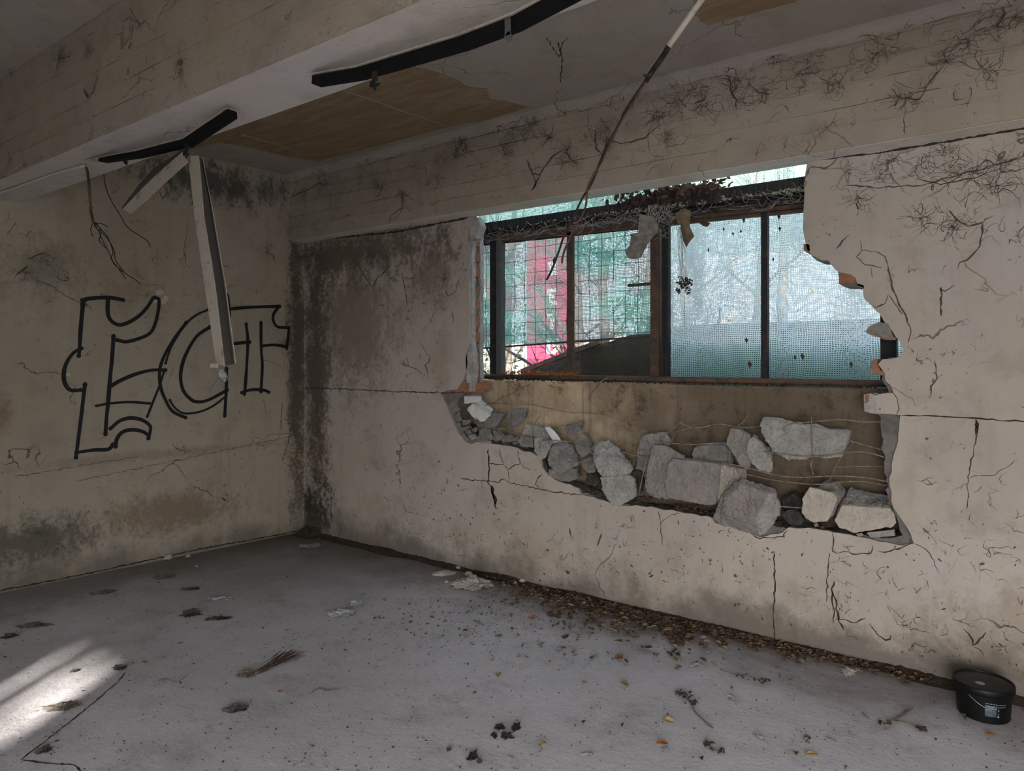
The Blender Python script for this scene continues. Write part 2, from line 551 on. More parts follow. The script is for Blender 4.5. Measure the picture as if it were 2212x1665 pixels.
M['leafG'] = two_sided('yellow_leaf', (0.50, 0.37, 0.16), 0.25)
M['leafH'] = two_sided('grey_green_leaf', (0.27, 0.31, 0.25), 0.25)

# floor
k = NT('dusty_concrete_floor')
k.b.inputs['Specular IOR Level'].default_value = 0.3
x, y, z = k.xyz()
c = k.mix(k.step(k.noise(0.8, 5, 0.6), 0.35, 0.65), (0.58, 0.565, 0.60), (0.50, 0.482, 0.50))
c = k.mix(k.math('MULTIPLY', k.step(k.noise(3.0, 9, 0.75), 0.48, 0.70), 0.5), c, (0.27, 0.25, 0.24))
c = k.mix(k.math('MULTIPLY', k.step(k.noise(9.0, 6, 0.7, v=k.vscale(k.co, (1.0, 2.2, 1))), 0.58, 0.72), 0.30), c, (0.42, 0.41, 0.42))
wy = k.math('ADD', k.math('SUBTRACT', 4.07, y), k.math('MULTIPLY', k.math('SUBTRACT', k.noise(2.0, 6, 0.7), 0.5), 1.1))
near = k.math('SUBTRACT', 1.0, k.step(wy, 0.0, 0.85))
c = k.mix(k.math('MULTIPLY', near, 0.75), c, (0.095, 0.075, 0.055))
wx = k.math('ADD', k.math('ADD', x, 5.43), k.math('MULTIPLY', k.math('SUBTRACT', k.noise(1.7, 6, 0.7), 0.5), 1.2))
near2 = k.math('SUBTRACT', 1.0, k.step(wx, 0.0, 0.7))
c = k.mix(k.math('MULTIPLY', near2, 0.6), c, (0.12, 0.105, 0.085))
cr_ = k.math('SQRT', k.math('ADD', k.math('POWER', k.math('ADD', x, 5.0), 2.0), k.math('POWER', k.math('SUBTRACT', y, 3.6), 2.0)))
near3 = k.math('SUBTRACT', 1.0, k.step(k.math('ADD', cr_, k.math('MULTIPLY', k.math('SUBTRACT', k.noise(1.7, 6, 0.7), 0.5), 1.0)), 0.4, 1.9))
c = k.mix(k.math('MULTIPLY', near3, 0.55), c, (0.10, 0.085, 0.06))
s1 = k.math('MULTIPLY', k.step(k.noise(42, 4, 0.65, v=k.vscale(k.co, (1, 1.8, 1))), 0.62, 0.68), k.step(k.noise(3, 3), 0.38, 0.55))
c = k.mix(k.math('MULTIPLY', s1, 0.8), c, (0.06, 0.055, 0.055))
s2 = k.step(k.noise(70, 2, 0.5, v=k.vscale(k.co, (1, 1, 1), (4, 4, 4))), 0.70, 0.74)
c = k.mix(k.math('MULTIPLY', s2, 0.5), c, (0.55, 0.54, 0.54))
h = k.math('ADD', k.math('MULTIPLY', k.noise(5, 8, 0.65), 2.0), k.math('MULTIPLY', k.noise(45, 6, 0.75), 0.6))
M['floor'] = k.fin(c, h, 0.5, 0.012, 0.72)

# parapet: streaked brown concrete
k = NT('streaked_parapet')
c = k.mix(k.step(k.noise(2.5, 7, 0.65), 0.35, 0.65), (0.62, 0.49, 0.33), (0.45, 0.34, 0.22))
x, y, z = k.xyz()
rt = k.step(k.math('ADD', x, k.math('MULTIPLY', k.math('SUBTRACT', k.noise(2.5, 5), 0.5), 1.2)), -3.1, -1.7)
c = k.mix(k.math('MULTIPLY', rt, 0.88), c, (0.105, 0.078, 0.053))  # light on the left end and shade on the right, put into the colour
c = k.mix(k.math('MULTIPLY', k.step(k.noise(1.0, 6, 0.7, v=k.vscale(k.co, (22, 22, 1.2))), 0.5, 0.7), 0.6), c, (0.10, 0.075, 0.05))
c = k.mix(k.math('MULTIPLY', k.step(k.noise(30, 5, 0.7), 0.58, 0.68), 0.7), c, (0.045, 0.035, 0.025))
c = k.mix(k.math('MULTIPLY', k.step(k.noise(4, 9, 0.78), 0.52, 0.66), 0.8), c, (0.06, 0.045, 0.03))
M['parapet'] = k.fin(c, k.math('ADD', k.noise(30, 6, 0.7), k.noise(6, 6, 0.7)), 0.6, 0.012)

# bare patch of the ceiling
k = NT('bare_ochre_board')
st = k.noise(1.0, 6, 0.7, v=k.vscale(k.co, (3.0, 16, 1)))
c = k.mix(k.step(st, 0.38, 0.66), (0.25, 0.175, 0.095), (0.33, 0.245, 0.15))
c = k.mix(k.math('MULTIPLY', k.step(k.noise(3.0, 6, 0.7), 0.55, 0.7), 0.5), c, (0.42, 0.36, 0.28))
M['bare'] = k.fin(c, st, 0.3, 0.006)

M['net_green'] = netting('green_shade_net', (0.22, 0.52, 0.45), 0.60, 0.0105, 0.7, (0.34, 0.36, 0.36), dusty=0.30, wrink=(1.3, 1.3, 2.6))
M['net_grey'] = netting('dusty_grey_net', (0.34, 0.40, 0.39), 0.34, 0.0115, 0.65, dusty=0.16, wrink=(1.6, 1.6, 1.6))
M['net_white'] = netting('pale_dusty_net', (0.84, 0.90, 0.93), 0.46, 0.0120, 0.97, dusty=0.36, wrink=(4.5, 4.5, 0.7))
M['net_band'] = netting('fallen_green_net', (0.045, 0.14, 0.10), 0.90, 0.012, 0.6, dusty=0.25, wrink=(2, 2, 9))
M['net_open'] = netting('open_green_net', (0.34, 0.66, 0.56), 0.30, 0.0125, 0.75, dusty=0.22)
M['net_brown'] = netting('brown_net', (0.065, 0.055, 0.04), 0.62, 0.013, 0.3, dusty=0.3)

# ------------------------------------------------------------------ big structure


def structure(o):
    o['kind'] = 'structure'
    return o


def block(name, mat, *b):
    mb = MB()
    for q in b: mb.box(*q)
    return structure(mb.build(name, mat))


floor = block('floor', M['floor'], (XL - 1.0, XR + 0.2, YN - 0.2, 4.42, -0.15, 0.0))
ceiling = block('ceiling', M['ceiling'], (XL - 1.0, XR + 0.2, YN - 0.2, 4.10, ZC, ZC + 0.25))
def lw(y, off=0.0): return XL - SL * (4.07 - y) + off


wall_left = structure(MB().prism([Vector((lw(YN), YN, 0)), Vector((lw(4.6), 4.6, 0)), Vector((lw(4.6) - 0.2, 4.6, 0)), Vector((lw(YN) - 0.2, YN, 0))], (0, 0, ZC)).build('wall_left', M['wall_left']))
wall_right = block('wall_right', M['shell'], (XR, XR + 0.2, YN, -1.95, 0, ZC), (XR, XR + 0.2, 0.75, 4.42, 0, ZC),
                   (XR, XR + 0.2, -1.95, 0.75, 0, 0.75), (XR, XR + 0.2, -1.95, 0.75, 2.3, ZC))
# rear wall: doorway on the right, a window and a narrow vent shaped for the sun patch on the left
wall_near = block('wall_near', M['shell'], (XL - 1.0, -3.48, YN - 0.2, YN, 0, ZC), (-3.48, -2.32, YN - 0.2, YN, 0, 0.35), (-3.48, -2.32, YN - 0.2, YN, 1.65, ZC),
                  (-2.32, -1.0, YN - 0.2, YN, 0, ZC), (-1.0, -0.41, YN - 0.2, YN, 0, 2.10), (-1.0, -0.41, YN - 0.2, YN, 2.44, ZC), (-0.41, 0.28, YN - 0.2, YN, 0, ZC),
                  (0.28, 2.42, YN - 0.2, YN, 2.45, ZC), (2.42, XR, YN - 0.2, YN, 0, ZC))
vent = structure(empty('sun_slats', (-0.7, YN - 0.1, 2.27)))
for i, (vx, vw, vt) in enumerate([(-0.97, 0.05, 0), (-0.86, 0.07, .03), (-0.76, 0.06, -.02), (-0.66, 0.035, .05), (-0.43, 0.05, .04)]):  # unseen bars added to cut the sun patch into streaks
    child(MB().bar((vx, YN - 0.1, 2.08), (vx + vt, YN - 0.1, 2.46), 0.04, vw, up=Vector((1, 0, 0))), 'bar', M['black_metal'], vent)
# unseen walls added across the yard to keep the sun off the other openings
block('sun_blocker', M['shell'], (-3.44, 1.5, -7.4, -7.2, 0, 4.8), (2.6, 6.4, -7.4, -7.2, 0, 4.8), (6.2, 6.4, -7.2, 2.0, 0, 5.2))
block('ground', M['grass'], (-45, 45, 4.60, 90, -0.5, -0.02), (-20, 20, -30, YN - 0.21, -0.5, -0.02))


def jag(pts, step=0.03, amp=0.006, closed=False):
    out = []
    for i in range(len(pts) - 1):
        a, b = Vector(pts[i]), Vector(pts[i + 1])
        n = max(1, int((b - a).length / step))
        for q in range(n):
            p = a.lerp(b, q / n)
            if q: p += Vector((R.uniform(-amp, amp), 0, R.uniform(-amp, amp)))
            out.append(p)
    out.append(Vector(pts[-1]))
    return out


# the broken opening: edge of the plaster, traced on the wall plane from the top left round to the top right
HOLE = [(1013, 470), (1012, 560), (1014, 640), (1012, 720), (1016, 742), (1010, 760), (1009, 790), (1001, 820), (987, 841), (951, 847), (965, 875),
        (978, 908), (990, 936), (1008, 956), (1019, 959), (1037, 954), (1076, 960), (1116, 967), (1124, 972), (1150, 978), (1168, 992), (1172, 1010),
        (1184, 1026), (1208, 1040), (1231, 1046), (1249, 1054), (1254, 1066), (1302, 1080), (1342, 1092), (1374, 1091), (1417, 1097), (1469, 1106),
        (1537, 1118), (1545, 1130), (1600, 1142), (1641, 1160), (1690, 1150), (1703, 1139), (1760, 1142), (1801, 1150), (1860, 1160), (1900, 1170), (1950, 1178),
        (1973, 1172), (1967, 1152), (1949, 1124), (1930, 1097), (1921, 1047), (1926, 1004), (1936, 967), (1942, 924), (1945, 896), (1918, 894), (1893, 893),
        (1892, 870), (1884, 856), (1905, 850), (1930, 848), (1924, 832), (1912, 822), (1911, 806), (1897, 787), (1906, 776), (1943, 771), (1951, 755), (1943, 737),
        (1928, 715), (1909, 693), (1900, 677), (1881, 659), (1867, 646), (1864, 620), (1852, 616), (1848, 600), (1836, 592), (1811, 588), (1797, 574),
        (1789, 562), (1775, 562), (1756, 552), (1744, 540), (1739, 520), (1734, 490), (1737, 434), (1739, 387), (1744, 362)]
hp = [onY(a, b, YW) for a, b in HOLE]
for p in hp[:1] + hp[-1:]: p.z = ZB + 0.012
edge = jag(hp, 0.03, 0.005)
outer = [Vector((XR, YW, ZB + 0.012)), Vector((XR, YW, 0)), Vector((XL, YW, 0)), Vector((XL, YW, ZB + 0.012))]
poly = edge + outer
wall_far = structure(MB().prism(poly, (0, 0.022, 0)).build('wall_far', M['wall_far']))
# masonry behind the plaster; it juts past the plaster in places and stands back in others
CORE = [(1016, 470), (1017, 560), (1018, 640), (1018, 720), (1017, 760), (1016, 800), (1012, 830), (1004, 848), (990, 862), (984, 890),
        (990, 915), (1004, 940), (1020, 952), (1060, 960), (1116, 970), (1150, 985), (1175, 1022), (1208, 1043), (1250, 1058), (1302, 1080), (1374, 1093),
        (1469, 1106), (1545, 1122), (1600, 1135), (1690, 1138), (1801, 1152), (1860, 1158), (1935, 1160), (1950, 1156), (1941, 1130), (1930, 1105), (1919, 1075), (1911, 1010),
        (1906, 960), (1903, 925), (1899, 896), (1885, 893), (1886, 858), (1920, 846), (1905, 820), (1907, 812), (1905, 800), (1915, 776), (1946, 772), (1954, 755), (1947, 737),
        (1934, 715), (1914, 693), (1904, 677), (1885, 659), (1871, 646), (1868, 624), (1840, 614), (1816, 596), (1801, 578),
        (1793, 566), (1775, 566), (1756, 556), (1748, 544), (1741, 520), (1738, 490), (1740, 434), (1742, 387), (1746, 362)]
cp = [onY(a, b, YW + 0.022) for a, b in CORE]
for p in cp[:1] + cp[-1:]: p.z = ZB + 0.012
ce = jag(cp, 0.022, 0.009)
co = MB().prism(ce + [Vector((XR, YW + 0.022, ZB + 0.012)), Vector((XR, YW + 0.022, 0)), Vector((XL, YW + 0.022, 0)), Vector((XL, YW + 0.022, ZB + 0.012))], (0, 0.135, 0))
core = child(co, 'masonry', M['core'], wall_far)
# bed of rubble and mortar between the broken wall and the parapet
lb = [onY(a, b, YW + 0.10) for a, b in CORE[10:29]]
for p in lb: p.z -= 0.015
lb = jag(lb, 0.03, 0.008)
child(MB().prism(lb + [Vector((lb[-1].x, lb[0].y, 0.0)), Vector((lb[0].x, lb[0].y, 0.0))], (0, 0.22, 0)), 'ledge_fill', M['soil'], wall_far)
# bricks showing in the broken edge
XJ = onY(1014, 600, YW).x
for i in range(10):
    z0 = 1.36 + i * 0.125 + R.uniform(-0.01, 0.01)
    mb = MB().box(XJ - 0.05, XJ + 0.010 + R.uniform(0, 0.006), YW + 0.062, YW + 0.115, z0, z0 + R.uniform(0.05, 0.085))
    child(mb, 'brick', M['brick'], wall_far)
zz_ = [1.36 + q * 0.022 for q in range(61)]
rim = [Vector((XJ + 0.010 + 0.006 * noise.noise(Vector((z_ * 9, 1, 2))) + R.uniform(-.002, .002), YW + 0.02, z_)) for z_ in zz_]
child(MB().prism([Vector((XJ - 0.03, YW + 0.02, 1.36))] + rim + [Vector((XJ - 0.03, YW + 0.02, zz_[-1]))], (0, 0.045, 0)), 'render_edge', M['reveal'], wall_far)
rim = [Vector((XJ + 0.014 + 0.010 * noise.noise(Vector((z_ * 7, 5, 2))) + R.uniform(-.002, .002), YW + 0.115, z_)) for z_ in zz_]
child(MB().prism([Vector((XJ - 0.03, YW + 0.115, 1.36))] + rim + [Vector((XJ - 0.03, YW + 0.115, zz_[-1]))], (0, 0.042, 0)), 'render_edge', M['reveal'], wall_far)
for a, b, yy, m, nm in [
        ([(1736, 526), (1748, 528), (1750, 541), (1742, 545), (1736, 540)], 0.10, 0.0, 'brick', 'brick'),
        ([(1811, 590), (1838, 589), (1848, 600), (1849, 613), (1830, 615), (1811, 612)], 0.10, 0.012, 'brick', 'brick'),
        ([(1811, 612), (1850, 612), (1866, 616), (1866, 623), (1830, 621)], 0.09, 0.0, 'core', 'mortar_lump'),
        ([(1869, 716), (1878, 704), (1898, 695), (1918, 699), (1924, 712), (1930, 731), (1912, 731), (1895, 722), (1878, 722)], 0.05, -0.006, 'stone_grey', 'plaster_flake'),
        ([(1876, 718), (1900, 720), (1934, 728), (1936, 734), (1908, 733), (1895, 727), (1880, 724)], 0.11, 0.01, 'brick', 'brick'),
        ([(1882, 779), (1896, 775), (1895, 787), (1902, 800), (1912, 803), (1911, 812), (1884, 806)], 0.10, 0.010, 'brick', 'brick'),
        ([(1866, 852), (1880, 850), (1896, 855), (1898, 893), (1884, 893), (1867, 888), (1866, 866)], 0.14, 0.004, 'reveal', 'mortar_lump'),
        ([(1868, 853), (1878, 852), (1876, 868), (1868, 872)], 0.13, 0.0, 'brick', 'brick'),
        ([(1013, 826), (1040, 826), (1040, 848), (1013, 848)], 0.10, 0.06, 'brick', 'brick'),
        ([(988, 832), (1002, 822), (1012, 826), (1012, 848), (980, 848)], 0.06, 0.010, 'brick', 'brick'),
        ([(1013, 470), (1030, 470), (1036, 488), (1028, 515), (1016, 520)], 0.08, 0.0, 'reveal', 'mortar_lump'),
        ([(1006, 770), (1018, 745), (1024, 790), (1020, 828), (1008, 826)], 0.06, 0.0, 'reveal', 'mortar_lump')]:
    pp = jag([onY(q[0], q[1], YW + yy) for q in a + a[:1]], 0.02, 0.003)[:-1]
    child(MB().prism(pp, (0, b, 0)), nm, M[m], wall_far)

# beams with the marks of the shuttering boards
def beam(name, y0, y1, x0, x1, seed):
    r = random.Random(seed)
    mb = MB().box(x0, x1, y0 + 0.012, y1, ZB, ZC)
    zs = [ZB + 0.0, ZB + 0.115, ZB + 0.215, ZB + 0.33, ZB + 0.43, ZB + 0.53, ZC]
    mbs = []
    for i in range(6):
        xx = x0
        while xx < x1:
            e = min(x1, xx + r.uniform(1.4, 3.2))
            off = r.uniform(-0.004, 0.008)
            nseg = max(1, int((e - xx) / 0.12))
            top, bot = [], []
            for q in range(nseg + 1):
                t = xx + (e - xx) * q / nseg
                g = r.uniform(-0.003, 0.003)
                bot.append(Vector((t, y0 + off, zs[i] + (0.002 if i else 0) + (g if i else 0))))
                top.append(Vector((t, y0 + off + 0.0, zs[i + 1] - 0.003 + r.uniform(-0.003, 0.003) * (i < 5))))
            mb.prism(bot + top[::-1], (0, 0.02, 0))
            xx = e
        # mortar that squeezed between two boards
        if i:
            xx = x0 + r.uniform(0, 0.3)
            while xx < x1:
                e = min(x1, xx + r.uniform(0.6, 2.2))
                nn = max(2, int((e - xx) / 0.08))
                mb.tube([Vector((xx + (e - xx) * q / nn, y0 + 0.001, zs[i] + r.uniform(-0.003, 0.003))) for q in range(nn + 1)],
                        [0.003 + r.uniform(0.001, 0.0060) for q in range(nn + 1)], 4)
                xx = e + r.uniform(0.05, 0.7)
    return structure(mb.build(name, M['beam']))


beam_far = beam('trim_1', YF, YF + 0.19, XL - 0.03, XR, 3)
beam_mid = beam('trim_2', 1.54, 1.86, XL - 0.3, XR, 11)
child(MB().prism(jag([Vector((XL - .3, 1.545, ZB - 0.002)), Vector((XR, 1.545, ZB - 0.002))], 0.1, 0.0)[:] + [Vector((XR, 1.858, ZB - 0.002)), Vector((XL - .3, 1.858, ZB - 0.002))], (0, 0, 0.003)), 'soffit', M['soffit'], beam_mid)
child(MB().prism([Vector((XL, YF + 0.006, ZB - 0.002)), Vector((XR, YF + 0.006, ZB - 0.002)), Vector((XR, YF + 0.188, ZB - 0.002)), Vector((XL, YF + 0.188, ZB - 0.002))], (0, 0, 0.003)), 'soffit', M['soffit_far'], beam_far)
# worn arrises of the middle beam
mb = MB()
for i in range(260):
    x = -5.4 + 5.2 * R.random()
    s = R.uniform(0.005, 0.020)
    p = Vector((x, 1.54 - 0.001, ZB + R.uniform(0, 0.03)))
    mb.add([p + Vector((R.uniform(-s, s), -R.uniform(0, .004), R.uniform(-s, s) * .6)) for _ in range(4)] + [p + Vector((0, 0.004, 0))], [(0, 1, 4), (1, 2, 4), (2, 3, 4), (3, 0, 4), (0, 1, 2, 3)])
o = child(mb, 'crumbled_edge', M['beam'], beam_mid)
o['kind'] = 'stuff'
# ceiling coves
for y0, y1, yc in ((1.86, 1.90, 1.86), (YF - 0.03, YF, YF)):
    mb = MB()
    prof = [(0, 0), (0.05, 0), (0.02, -0.012), (0.006, -0.03), (0, -0.06)]
    s = 1 if yc < 2 else -1
    nx = 60
    for i in range(nx + 1):
        x = XL - .3 + (XR - XL + .3) * i / nx
        for (a, b) in prof:
            mb.v.append(Vector((x, yc + s * a * R.uniform(.8, 1.2), ZC + b * R.uniform(.8, 1.2))))
    for i in range(nx):
        for q in range(1, 4):
            a = i * 5 + q
            mb.f.append((a, a + 1, a + 6, a + 5))
    child(mb, 'cove', M['ceiling'], ceiling, smooth=True)
# peeled areas of the ceiling
def peel(pts, name):
    pp = [onZ(a, b, ZC - 0.002) for a, b in pts]
    q = []
    for i in range(len(pp)):
        a, b = pp[i], pp[(i + 1) % len(pp)]
        n = max(1, int((b - a).length / 0.03))
        for t in range(n):
            v = a.lerp(b, t / n)
            if t: v += Vector((R.uniform(-.006, .006), R.uniform(-.006, .006), 0))
            q.append(v)
    return child(MB().prism(q, (0, 0, 0.003)), name, M['bare'], ceiling)


peel([(380, 330), (434, 285), (600, 225), (750, 165), (834, 161), (896, 144), (934, 154), (980, 169), (1011, 188), (1053, 192), (1057, 215), (1092, 219),
      (1146, 232), (1100, 245), (1057, 258), (980, 272), (892, 295), (804, 318), (688, 349), (627, 340), (542, 319), (475, 308)], 'bare_patch')
peel([(1505, 30), (1512, 46), (1530, 55), (1560, 48), (1600, 35), (1650, 22), (1720, 5), (1740, -40), (1490, -40)], 'bare_patch')
for a in ([(733, 193), (800, 214), (870, 240), (985, 277)], [(520, 290), (600, 312), (660, 335)]):
    child(MB().tube([onZ(p[0], p[1], ZC - 0.003) for p in a], 0.006, 4), 'board_seam', M['beam'], ceiling)

# joints, cracks
def pl_far(p): return onY(p[0], p[1], YW - 0.0012)
def pl_left(p): return onX(p[0], p[1], XL + 0.0012)
def pl_beam(p): return onY(p[0], p[1], YF - 0.006)
def pl_mid(p): return onY(p[0], p[1], 1.54 - 0.006)
def pl_floor(p): return onZ(p[0], p[1], 0.0015)
def pl_ceil(p): return onZ(p[0], p[1], ZC - 0.002)


NRM = {'far': Vector((0, -1, 0)), 'left': Vector((1, -SL, 0)).normalized(), 'beam': Vector((0, -1, 0)), 'mid': Vector((0, -1, 0)), 'floor': Vector((0, 0, 1)), 'ceil': Vector((0, 0, -1))}
PL = {'far': pl_far, 'left': pl_left, 'beam': pl_beam, 'mid': pl_mid, 'floor': pl_floor, 'ceil': pl_ceil}


def wob(pts, step, amp, nrm):
    out = []
    for i in range(len(pts) - 1):
        a, b = pts[i], pts[i + 1]
        n = max(1, int((b - a).length / step))
        for q in range(n):
            v = a.lerp(b, q / n)
            j = Vector((R.uniform(-amp, amp), R.uniform(-amp, amp), R.uniform(-amp, amp)))
            out.append(v + (j - nrm * j.dot(nrm)))
    out.append(pts[-1])
    return out


CR = {'far': MB(), 'left': MB(), 'beam': MB(), 'mid': MB(), 'floor': MB(), 'ceil': MB()}
WB = {kk: MB() for kk in CR}


def crack(pl, pts, wd=0.004, amp=0.006, tgt=None):
    p = wob([PL[pl](q) for q in pts], 0.02, amp, NRM[pl])
    ws = [wd * R.uniform(0.5, 1.5) for _ in p]
    ws[0] *= .3; ws[-1] *= .3
    (tgt or CR)[pl].ribbon(p, ws, NRM[pl])


crack('far', [(1945, 896), (2030, 899), (2120, 905), (2230, 911)], 0.006, 0.003)
crack('far', [(655, 838), (740, 840), (860, 846), (951, 848)], 0.007, 0.005)
crack('far', [(951, 848), (1004, 848)], 0.006)
crack('far', [(1921, 840), (1942, 870), (1938, 900)], 0.003)
crack('far', [(1921, 835), (1970, 860), (1978, 880)], 0.002)
crack('far', [(2108, 905), (2112, 935), (2100, 985), (2092, 1040), (2088, 1100)], 0.004)
crack('far', [(2092, 1030), (2150, 1025), (2200, 990)], 0.0025)
crack('far', [(2105, 905), (2110, 915), (2108, 940)], 0.010)
crack('far', [(1973, 1172), (2010, 1195), (2030, 1240)], 0.003)
crack('far', [(1799, 1150), (1798, 1192), (1880, 1197), (1886, 1178)], 0.005)
crack('far', [(1898, 1190), (1925, 1192), (1950, 1180), (1975, 1172)], 0.006)
crack('far', [(1792, 1192), (1788, 1240), (1785, 1300)], 0.005)
crack('far', [(995, 1035), (1045, 1038), (1077, 1041), (1088, 1034), (1105, 1044), (1140, 1050), (1165, 1058), (1200, 1062), (1240, 1068), (1258, 1070)], 0.006)
crack('far', [(1055, 1000), (1075, 1002), (1088, 1004), (1098, 1013), (1124, 1000), (1120, 985), (1117, 970)], 0.006)
crack('far', [(1088, 963), (1087, 985), (1088, 1004)], 0.005)
crack('far', [(1078, 962), (1080, 985), (1088, 1002)], 0.004)
crack('far', [(1098, 1013), (1099, 1040)], 0.004)
crack('far', [(1124, 1000), (1135, 1012), (1155, 1016), (1165, 1010)], 0.005)
crack('far', [(1170, 1025), (1160, 1032), (1157, 1045), (1168, 1058)], 0.006)
crack('far', [(1054, 970), (1057, 1000), (1055, 1040), (1064, 1070), (1072, 1100)], 0.012, 0.008)
crack('far', [(1062, 1050), (1068, 1072), (1070, 1090)], 0.022, 0.01)
crack('far', [(1420, 1100), (1428, 1130), (1430, 1180)], 0.004)
crack('far', [(1428, 1130), (1450, 1112), (1472, 1108)], 0.003)
crack('far', [(1610, 1142), (1640, 1163), (1690, 1160), (1701, 1146)], 0.005)
crack('far', [(1671, 1190), (1674, 1250), (1671, 1330), (1673, 1385)], 0.007, 0.004)
crack('far', [(1800, 1255), (1797, 1290), (1802, 1320), (1800, 1345)], 0.007)
crack('far', [(1798, 1275), (1802, 1290), (1812, 1340), (1822, 1360)], 0.009)
crack('far', [(1805, 1335), (1850, 1345), (1870, 1335)], 0.005)
crack('far', [(1880, 1350), (1905, 1378), (1915, 1385), (1925, 1370)], 0.007)
crack('far', [(2082, 1360), (2098, 1380), (2104, 1395), (2125, 1375), (2130, 1365)], 0.006)
crack('far', [(2104, 1395), (2125, 1415)], 0.004)
crack('far', [(1765, 345), (1900, 330), (2050, 305), (2240, 272)], 0.010, 0.002)
crack('far', [(638, 517), (720, 514), (860, 500), (960, 480), (1012, 470)], 0.014, 0.003)
crack('left', [(0, 1276), (200, 1236), (430, 1186), (655, 1145)], 0.010, 0.004)
crack('left', [(160, 1040), (400, 990), (640, 940)], 0.003)
for s in ([(562, 778), (580, 778), (605, 790), (615, 805)], [(610, 870), (606, 920), (603, 950)], [(570, 860), (575, 900)], [(30, 1030), (300, 985)]):
    crack('left', s, 0.003)
crack('floor', [(270, 1452), (255, 1472), (160, 1552), (45, 1640)], 0.006, 0.004)
crack('floor', [(45, 1640), (100, 1648), (160, 1652), (178, 1668)], 0.007, 0.003)
crack('ceil', [(1205, 90), (1215, 130), (1210, 178)], 0.006)
crack('ceil', [(1180, 80), (1195, 105), (1208, 125)], 0.005)
crack('ceil', [(1225, 80), (1214, 100), (1209, 125)], 0.005)
crack('ceil', [(905, 15), (950, 45), (1000, 72)], 0.004)

# traced cobwebs
for s, wd in [([(2050, 452), (2065, 475), (2090, 490), (2120, 482), (2122, 500), (2112, 540), (2090, 560), (2072, 568), (2068, 582)], 0.007),
              ([(2122, 482), (2130, 474), (2150, 465)], 0.004), ([(2032, 620), (2034, 655), (2033, 683)], 0.008), ([(2028, 622), (2040, 628), (2062, 615)], 0.007),
              ([(2018, 780), (2024, 815), (2012, 835), (2010, 858)], 0.007), ([(1918, 575), (1922, 600), (1935, 640), (1955, 680), (1968, 715), (1962, 740)], 0.007),
              ([(1918, 635), (1932, 655), (1950, 680)], 0.005), ([(1918, 635), (1912, 655), (1890, 665)], 0.006),
              ([(1858, 520), (1862, 540), (1900, 545), (1912, 555), (1918, 575)], 0.004), ([(1862, 540), (1850, 555), (1870, 572), (1905, 578)], 0.004), ([(1880, 575), (1885, 600)], 0.004),
              ([(1835, 505), (1820, 520), (1806, 538)], 0.008), ([(1830, 400), (1900, 405), (1990, 400), (2080, 375), (2180, 350), (2212, 335)], 0.005),
              ([(1848, 435), (1853, 450), (1860, 445)], 0.007), ([(1980, 385), (2030, 398), (2100, 385), (2160, 365)], 0.005),
              ([(765, 560), (790, 600), (805, 620), (815, 600), (845, 575)], 0.009), ([(770, 590), (765, 620), (780, 640)], 0.004),
              ([(870, 600), (878, 640), (880, 662)], 0.010), ([(960, 620), (968, 640), (985, 630), (990, 600)], 0.006), ([(975, 670), (980, 690), (978, 700)], 0.006),
              ([(690, 560), (720, 600), (718, 690)], 0.005), ([(680, 880), (690, 905), (684, 925)], 0.014), ([(870, 1090), (878, 1105), (892, 1108)], 0.007),
              ([(1300, 1150), (1295, 1165), (1290, 1180)], 0.012), ([(1230, 1140), (1235, 1165)], 0.010), ([(940, 660), (930, 700)], 0.004)]:
    crack('far', s, wd, 0.004, WB)
for s, wd in [([(1138, 345), (1150, 375), (1165, 378), (1195, 335), (1212, 325)], 0.010), ([(1165, 378), (1155, 400), (1147, 412)], 0.014), ([(1150, 375), (1158, 395), (1150, 410)], 0.010),
              ([(870, 415), (868, 450), (845, 465), (840, 480)], 0.008), ([(870, 415), (895, 435)], 0.005), ([(1005, 300), (1006, 345)], 0.004), ([(828, 395), (820, 420), (810, 425)], 0.008),
              ([(630, 425), (665, 410), (690, 395), (700, 400)], 0.008), ([(655, 420), (660, 450)], 0.004), ([(715, 410), (712, 455)], 0.005),
              ([(1575, 165), (1580, 195), (1590, 215), (1590, 232)], 0.007), ([(1500, 225), (1520, 215), (1528, 195)], 0.007), ([(1495, 240), (1508, 232), (1520, 218)], 0.006),
              ([(1618, 180), (1640, 200), (1665, 203)], 0.005), ([(1925, 190), (1940, 210), (1985, 215), (2010, 175), (2035, 145)], 0.005), ([(2035, 110), (2042, 125)], 0.006),
              ([(1900, 115), (1895, 140)], 0.004), ([(1085, 310), (1090, 335), (1110, 325)], 0.005), ([(1310, 300), (1340, 310), (1390, 300), (1420, 275)], 0.006),
              ([(1285, 280), (1288, 320), (1300, 335)], 0.009), ([(1400, 300), (1402, 330)], 0.004), ([(1235, 300), (1222, 330), (1245, 355)], 0.005),
              ([(1805, 320), (1800, 340)], 0.006), ([(1950, 255), (1956, 290)], 0.005), ([(990, 290), (1000, 320)], 0.004), ([(2160, 50), (2170, 30), (2165, 15)], 0.008)]:
    crack('beam', s, wd, 0.004, WB)
for s, wd in [([(185, 195), (190, 212), (200, 200), (212, 160)], 0.008), ([(180, 190), (190, 212)], 0.009), ([(115, 130), (150, 122), (152, 105)], 0.004), ([(185, 110), (188, 80), (200, 70)], 0.004),
              ([(278, 15), (296, 45), (305, 70)], 0.004), ([(43, 310), (52, 350), (60, 368)], 0.004), ([(180, 310), (178, 330)], 0.004), ([(315, 120), (318, 145)], 0.003)]:
    crack('mid', s, wd, 0.003, WB)
